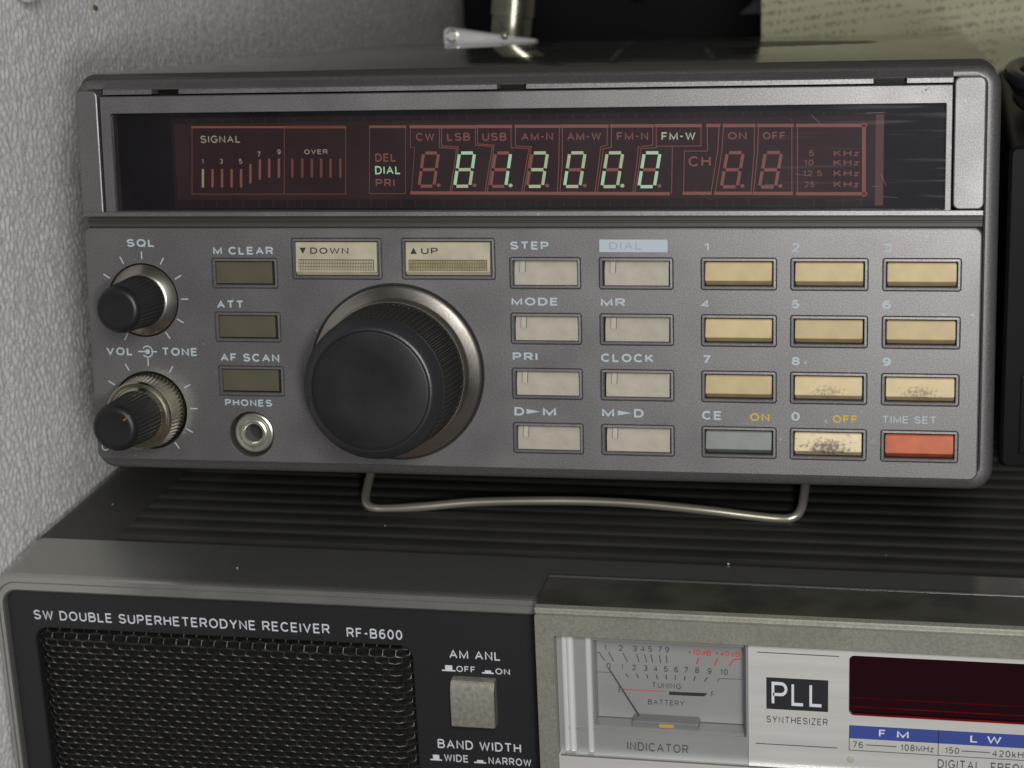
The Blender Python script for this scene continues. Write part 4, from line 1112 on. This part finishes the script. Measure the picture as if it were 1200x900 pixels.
for s, x, y in [('1', 15.02, -81.53), ('2', 18.19, -81.41), ('3', 21.08, -81.35), ('4', 22.7, -81.31), ('5', 24.19, -81.28), ('7', 26.18, -81.22), ('9', 27.65, -81.24)]:
    w = 0.34 if s == '1' else 0.85
    L.part('scale_numeral', text_bm(s, x - w / 2, x + w / 2, y, 1.3, zm, t=0.17), 'print_ink', parent=mt)
for s, x0, y, x1 in [('+10dB', 31.84, -81.46, 36.52), ('+40dB', 37.34, -81.4, 42.3)]:
    L.part('scale_numeral', text_bm(s, x0, x1, y, 1.2, zm, t=0.17), 'print_red', parent=mt)
for s, x, y in [('0', 15.61, -85.49), ('1', 18.41, -85.55), ('2', 20.84, -85.55), ('3', 23.17, -85.55), ('4', 25.21, -85.55), ('5', 27.3, -85.53), ('6', 29.42, -85.51), ('7', 31.41, -85.49), ('8', 33.66, -85.46), ('9', 36.14, -85.47), ('10', 39.07, -85.5)]:
    w = 0.3 if s == '1' else 1.55 if s == '10' else 0.85
    L.part('scale_numeral', text_bm(s, x - w / 2, x + w / 2, y, 1.3, zm, t=0.17), 'print_ink', parent=mt)
MT1 = [((12.75, -82.01), (13.74, -82.0), (14.82, -83.66)), ((15.71, -81.84), (16.59, -83.71)), ((18.65, -81.93), (19.53, -83.65)), ((21.44, -81.93), (21.86, -83.57)), ((23.06, -81.94), (23.4, -83.58)),
       ((24.31, -81.87), (24.65, -83.56)), ((26.07, -81.93), (26.27, -83.57)), ((27.5, -81.9), (27.57, -83.5))]
MT2 = [((9.94, -86.4), (15.96, -86.28)), ((19.09, -86.45), (19.64, -87.08)), ((21.29, -86.33), (21.64, -87.12)), ((23.38, -86.36), (23.6, -87.1)), ((25.38, -86.29), (25.5, -87.14)), ((27.38, -86.23), (27.36, -87.14)),
       ((29.23, -86.22), (29.16, -87.13)), ((31.21, -86.26), (31.01, -87.13)), ((33.24, -86.24), (32.95, -87.11)), ((35.63, -86.25), (35.16, -87.13)), ((37.73, -87.03), (38.19, -86.35), (42.85, -86.28))]
for l_ in MT1:
    bm = bmesh.new(); stroke(bm, l_, 0.22, zm); L.part('scale_mark', bm, 'print_ink', parent=mt)
for l_ in MT2:
    bm = bmesh.new(); stroke(bm, l_, 0.24 if len(l_) == 2 and abs(l_[0][1] - l_[1][1]) > .3 else 0.13, zm); L.part('scale_mark', bm, 'print_ink', parent=mt)
for l_ in [((33.99, -82.09), (33.6, -83.41)), ((37.79, -82.03), (37.18, -83.46)), ((42.34, -81.82), (41.07, -82.04), (40.14, -83.39))]:
    bm = bmesh.new(); stroke(bm, l_, 0.28, zm); L.part('scale_mark', bm, 'print_red', parent=mt)
for s, x0, y, x1 in [('TUNING', 24.39, -89.18, 30.34), ('BATTERY', 23.52, -92.95, 30.93), ('E', 17.48, -90.6, 18.04), ('F', 36.4, -90.49, 37.0)]:
    L.part('legend', text_bm(s, x0, x1, y, 1.2, zm, t=0.15), 'print_ink', parent=mt)
bm = bmesh.new(); stroke(bm, [(18.54, -89.94), (27.4, -89.86)], 0.16, zm); L.part('scale_mark', bm, 'print_red', parent=mt)
bm = bmesh.new(); quad(bm, [(27.86, -90.6), (35.0, -90.5), (35.7, -89.75), (27.86, -89.85)], zm); L.part('scale_mark', bm, 'print_dark', parent=mt)
bm = bmesh.new(); tube(bm, [(15.85, -85.02, 1.9), (22.5, -96.4, 1.9)], [0.1, 0.15], 8)
L.part('needle', bm, 'needle_black', parent=mt)
bm = bmesh.new(); solid_plate(20.6, -96.6, 34.2, -95.1, 4.4, 1.2, 0.6, 0.2, bm)
L.part('pivot_bracket', bm, 'grey_plastic', parent=mt)
bm = bmesh.new(); solid_plate(26.2, -96.15, 29.2, -95.45, 4.8, 4.3, 0.2, 0.1, bm)
L.part('pivot_stop', bm, 'amber', parent=mt)
L.part('legend', text_bm('INDICATOR', 19.72, 32.18, -101.35, 1.95, 5.24, t=0.15), 'print_ink', parent=mt)
bm = bmesh.new(); quad(bm, [(MX0, MY0), (MX1, MY0), (MX1, MY1), (MX0, MY1)], 5.8)
L.part('clear_cover', bm, 'clear_plastic', parent=mt)
bm = bmesh.new(); box(bm, 43.6, 43.85, -96.5, -76.3, 5.0, 5.9)
L.part('cover_step', bm, 'print_ink', parent=mt)

# ------------------------------------------------------------------ things behind
# black equipment case on the desk behind
K = Frame('equipment_case', 'black equipment case standing behind the grey receiver, left of the yellowed sheet', 'equipment', (-25, -190, -500))
bm = bmesh.new()
plate(bm, lambda d: rrect(-117.5, -186, 70, 100, 3, d, 6), [(1, -450), (0, -451), (0, -550)], close_back=True)
kb = K.part('cabinet', bm, 'equipment_black', smooth=40)
bm = bmesh.new(); prism_x(bm, [(3.6, -450), (3.3, -448.6), (2.3, -448.6), (2.0, -450)], -80, -46)
K.part('handle_bar', bm, 'grey_plastic', smooth=40)
bm = bmesh.new(); prism_x(bm, [(1.9, -450), (-0.6, -447), (-6.0, -447), (-6.4, -450)], -1.4, 12)
for v in bm.verts:
    if v.co.x < 5 and v.co.y > -1: v.co.x += 8
K.part('corner_guard', bm, 'grey_plastic')
for x in (-100, 45):
    bm = bmesh.new(); box(bm, x, x + 14, -190, -186, -540, -465); K.part('rubber_foot', bm, 'cable_black')
# cable dangling in front of it
bm = bmesh.new(); tube(bm, smooth_path([(-56, 101.6, -500), (-55, 101.8, -470), (-54, 100, -446), (-52, 60, -444.5), (-48, 14, -444), (-43, 1.5, -444), (-36, 8, -444.5), (-25, 5, -445), (-17, 20, -444.5), (-12, 70, -445), (-11, 100, -446), (-10, 101.8, -470), (-9, 101.6, -500)], 8), 1.5, 10)
solo('cable', bm, 'cable_black', 'thin black cable looping down in front of the black equipment case', 'cable', smooth=60, at=(-43, 1, -444))

# coaxial plug behind the receiver
P = Frame('antenna_plug', 'brassy metal antenna plug rising behind the grey receiver', 'antenna plug', (-56, -12, -252))
ax0, ax1 = Vector((-57.6, -14, -252)), Vector((-50.4, 44, -254))
def along(bm):
    t = (ax1 - ax0).normalized(); a = Vector((0, 0, 1)).cross(t).normalized(); b = t.cross(a)
    for v in bm.verts: v.co = ax0 + a * v.co.x + b * v.co.y + t * v.co.z
    return bm
bm = bmesh.new(); lathe(bm, [(0, 0), (7.4, 0), (7.4, 24.5), (7.0, 25.0), (6.4, 25.2), (6.4, 31.2), (6.9, 31.4), (6.9, 58), (0, 58)], 0, 0, 48)
P.part('shell', along(bm), 'champagne_metal', smooth=30)
bm = bmesh.new(); lathe(bm, [(7.41, 17), (7.9, 17.3, 0.3), (7.9, 22.5, 0.3), (7.41, 22.8)], 0, 0, teeth=40)
P.part('coupling_ring', along(bm), 'nickel')
bm = bmesh.new(); tube(bm, smooth_path([(-50.4, 44, -254), (-49, 60, -255), (-40, 80, -262), (-20, 92, -275)], 6), 3.0, 12)
P.part('lead', bm, 'cable_black', smooth=60)
bm = bmesh.new(); lathe(bm, [(0, 0), (5.5, 0), (5.5, 14), (0, 14)], 0, 0, 32)
for v in bm.verts: v.co = Vector((-57.3 + v.co.x, -8 + v.co.y, -252 + v.co.z))
P.part('elbow', bm, 'nickel', smooth=40)

# white tapered plastic sleeve lying on the rear edge of the receiver
W = Frame('plastic_sleeve', 'white tapered plastic sleeve lying on the back of the grey receiver', 'plastic sleeve', (-58, 37.5, -228), ROT_U)
bm = bmesh.new()
rows = []
for x, h, d in ((-68.4, 4.9, 5.0), (-67.4, 5.2, 5.6), (-57, 3.5, 5.0), (-47, 1.9, 4.2), (-40.5, 1.0, 3.6), (-40.0, 0.8, 3.2)):
    rows.append([bm.verts.new((x, 37.5 + py_ * h, -228 + pz_ * d)) for py_, pz_ in ((0, 0.5), (0.5, 0.62), (0.85, 0.45), (1, 0.0), (0.85, -0.45), (0.5, -0.62), (0, -0.5))])
for a, b in zip(rows, rows[1:]):
    for k in range(7): bm.faces.new((a[k], a[(k + 1) % 7], b[(k + 1) % 7], b[k]))
bm.faces.new(rows[0]); bm.faces.new(rows[-1])
bmesh.ops.recalc_face_normals(bm, faces=bm.faces[:])
W.part('sleeve', bm, 'white_plastic', smooth=50)
bm = bmesh.new(); lathe(bm, [(2.0, 0), (2.0, 0.5), (1.5, 0.6), (1.2, 0.1), (0, 0.1)], -65.8, 39.95, 28)
for v in bm.verts: v.co.z += -225.3
W.part('eyelet', bm, 'champagne_metal', smooth=40)
bm = bmesh.new(); bmesh.ops.create_uvsphere(bm, u_segments=16, v_segments=10, radius=1.3)
for v in bm.verts: v.co += Vector((-49.5, 39.7, -225.5))
W.part('rivet', bm, 'nickel', smooth=80)

# yellowed printed sheet standing behind, right
bm = bmesh.new()
nx, ny = 22, 26
g = [[bm.verts.new((23.6 + i / nx * 205, -188 + j / ny * 290, -254 - j / ny * 14 + 1.6 * math.sin(i * 0.5 + j * 0.12) + (2.2 * math.sin(j * 0.9) if j > 18 else 0) * 0.4)) for i in range(nx + 1)] for j in range(ny + 1)]
for j in range(ny):
    for i in range(nx): bm.faces.new((g[j][i], g[j][i + 1], g[j + 1][i + 1], g[j + 1][i]))
geo = bmesh.ops.extrude_face_region(bm, geom=bm.faces[:])
for v in [e for e in geo['geom'] if isinstance(e, bmesh.types.BMVert)]: v.co.z -= 0.25
bmesh.ops.recalc_face_normals(bm, faces=bm.faces[:])
solo('paper_sheet', bm, 'printed_paper', 'yellowed paper sheet with rows of small print behind the grey receiver', 'paper', smooth=60, at=(126, -188, -256))

# black accessory box on the ribbed top, right of the receiver
A = Frame('accessory_box', 'black accessory box on the ribbed radio top, right of the grey receiver', 'equipment', (140, TOP, -140))
bm = bmesh.new()
plate(bm, lambda d: rrect(94.2, TOP + 0.3, 190, 6, 2.0, d, 5), [(0.8, -84), (0, -84.8), (0, -200)], close_back=True)
A.part('cabinet', bm, 'equipment_black', smooth=40)
bm = bmesh.new(); solid_plate(98.4, -66, 186, -47, -83.3, -84.5, 0.4, 0.3, bm)
A.part('front_cover', bm, 'equipment_black')
bm = bmesh.new(); lathe(bm, [(3.4, -84.5), (3.3, -82.8), (2.2, -81.9), (0, -81.6)], 102.3, -33.5, 32)
A.part('chrome_button', bm, 'nickel', smooth=50)

# coil of black cable lying on the accessory box
bm = bmesh.new()
pts = []
for k in range(150):
    a = k / 150 * math.pi * 2 * 3.0
    pts.append((117 + (20 + 1.2 * math.sin(a * 1.3)) * math.cos(a), 8.4 + k / 150 * 7.5 + 0.8 * math.sin(a * 2 + 1), -130 + (22 + 1.5 * math.cos(a * 0.8)) * math.sin(a)))
tube(bm, pts, 2.1, 12)
solo('cable_coil', bm, 'cable_black', 'coil of thick black cable resting on the black accessory box', 'cable', smooth=60, at=(117, 6, -130))

# small white hook stuck on the wall, upper left
bm = bmesh.new(); bmesh.ops.create_uvsphere(bm, u_segments=28, v_segments=16, radius=1.0)
for v in bm.verts: v.co = Vector((WALL_X + 2.6 + v.co.x * 3.4, 52.0 + v.co.y * 6.6, -48 + v.co.z * 7.0))
solo('wall_hook', bm, 'white_plastic', 'small rounded white hook stuck on the embossed wall', 'hook', smooth=80, at=(WALL_X, 52, -48))
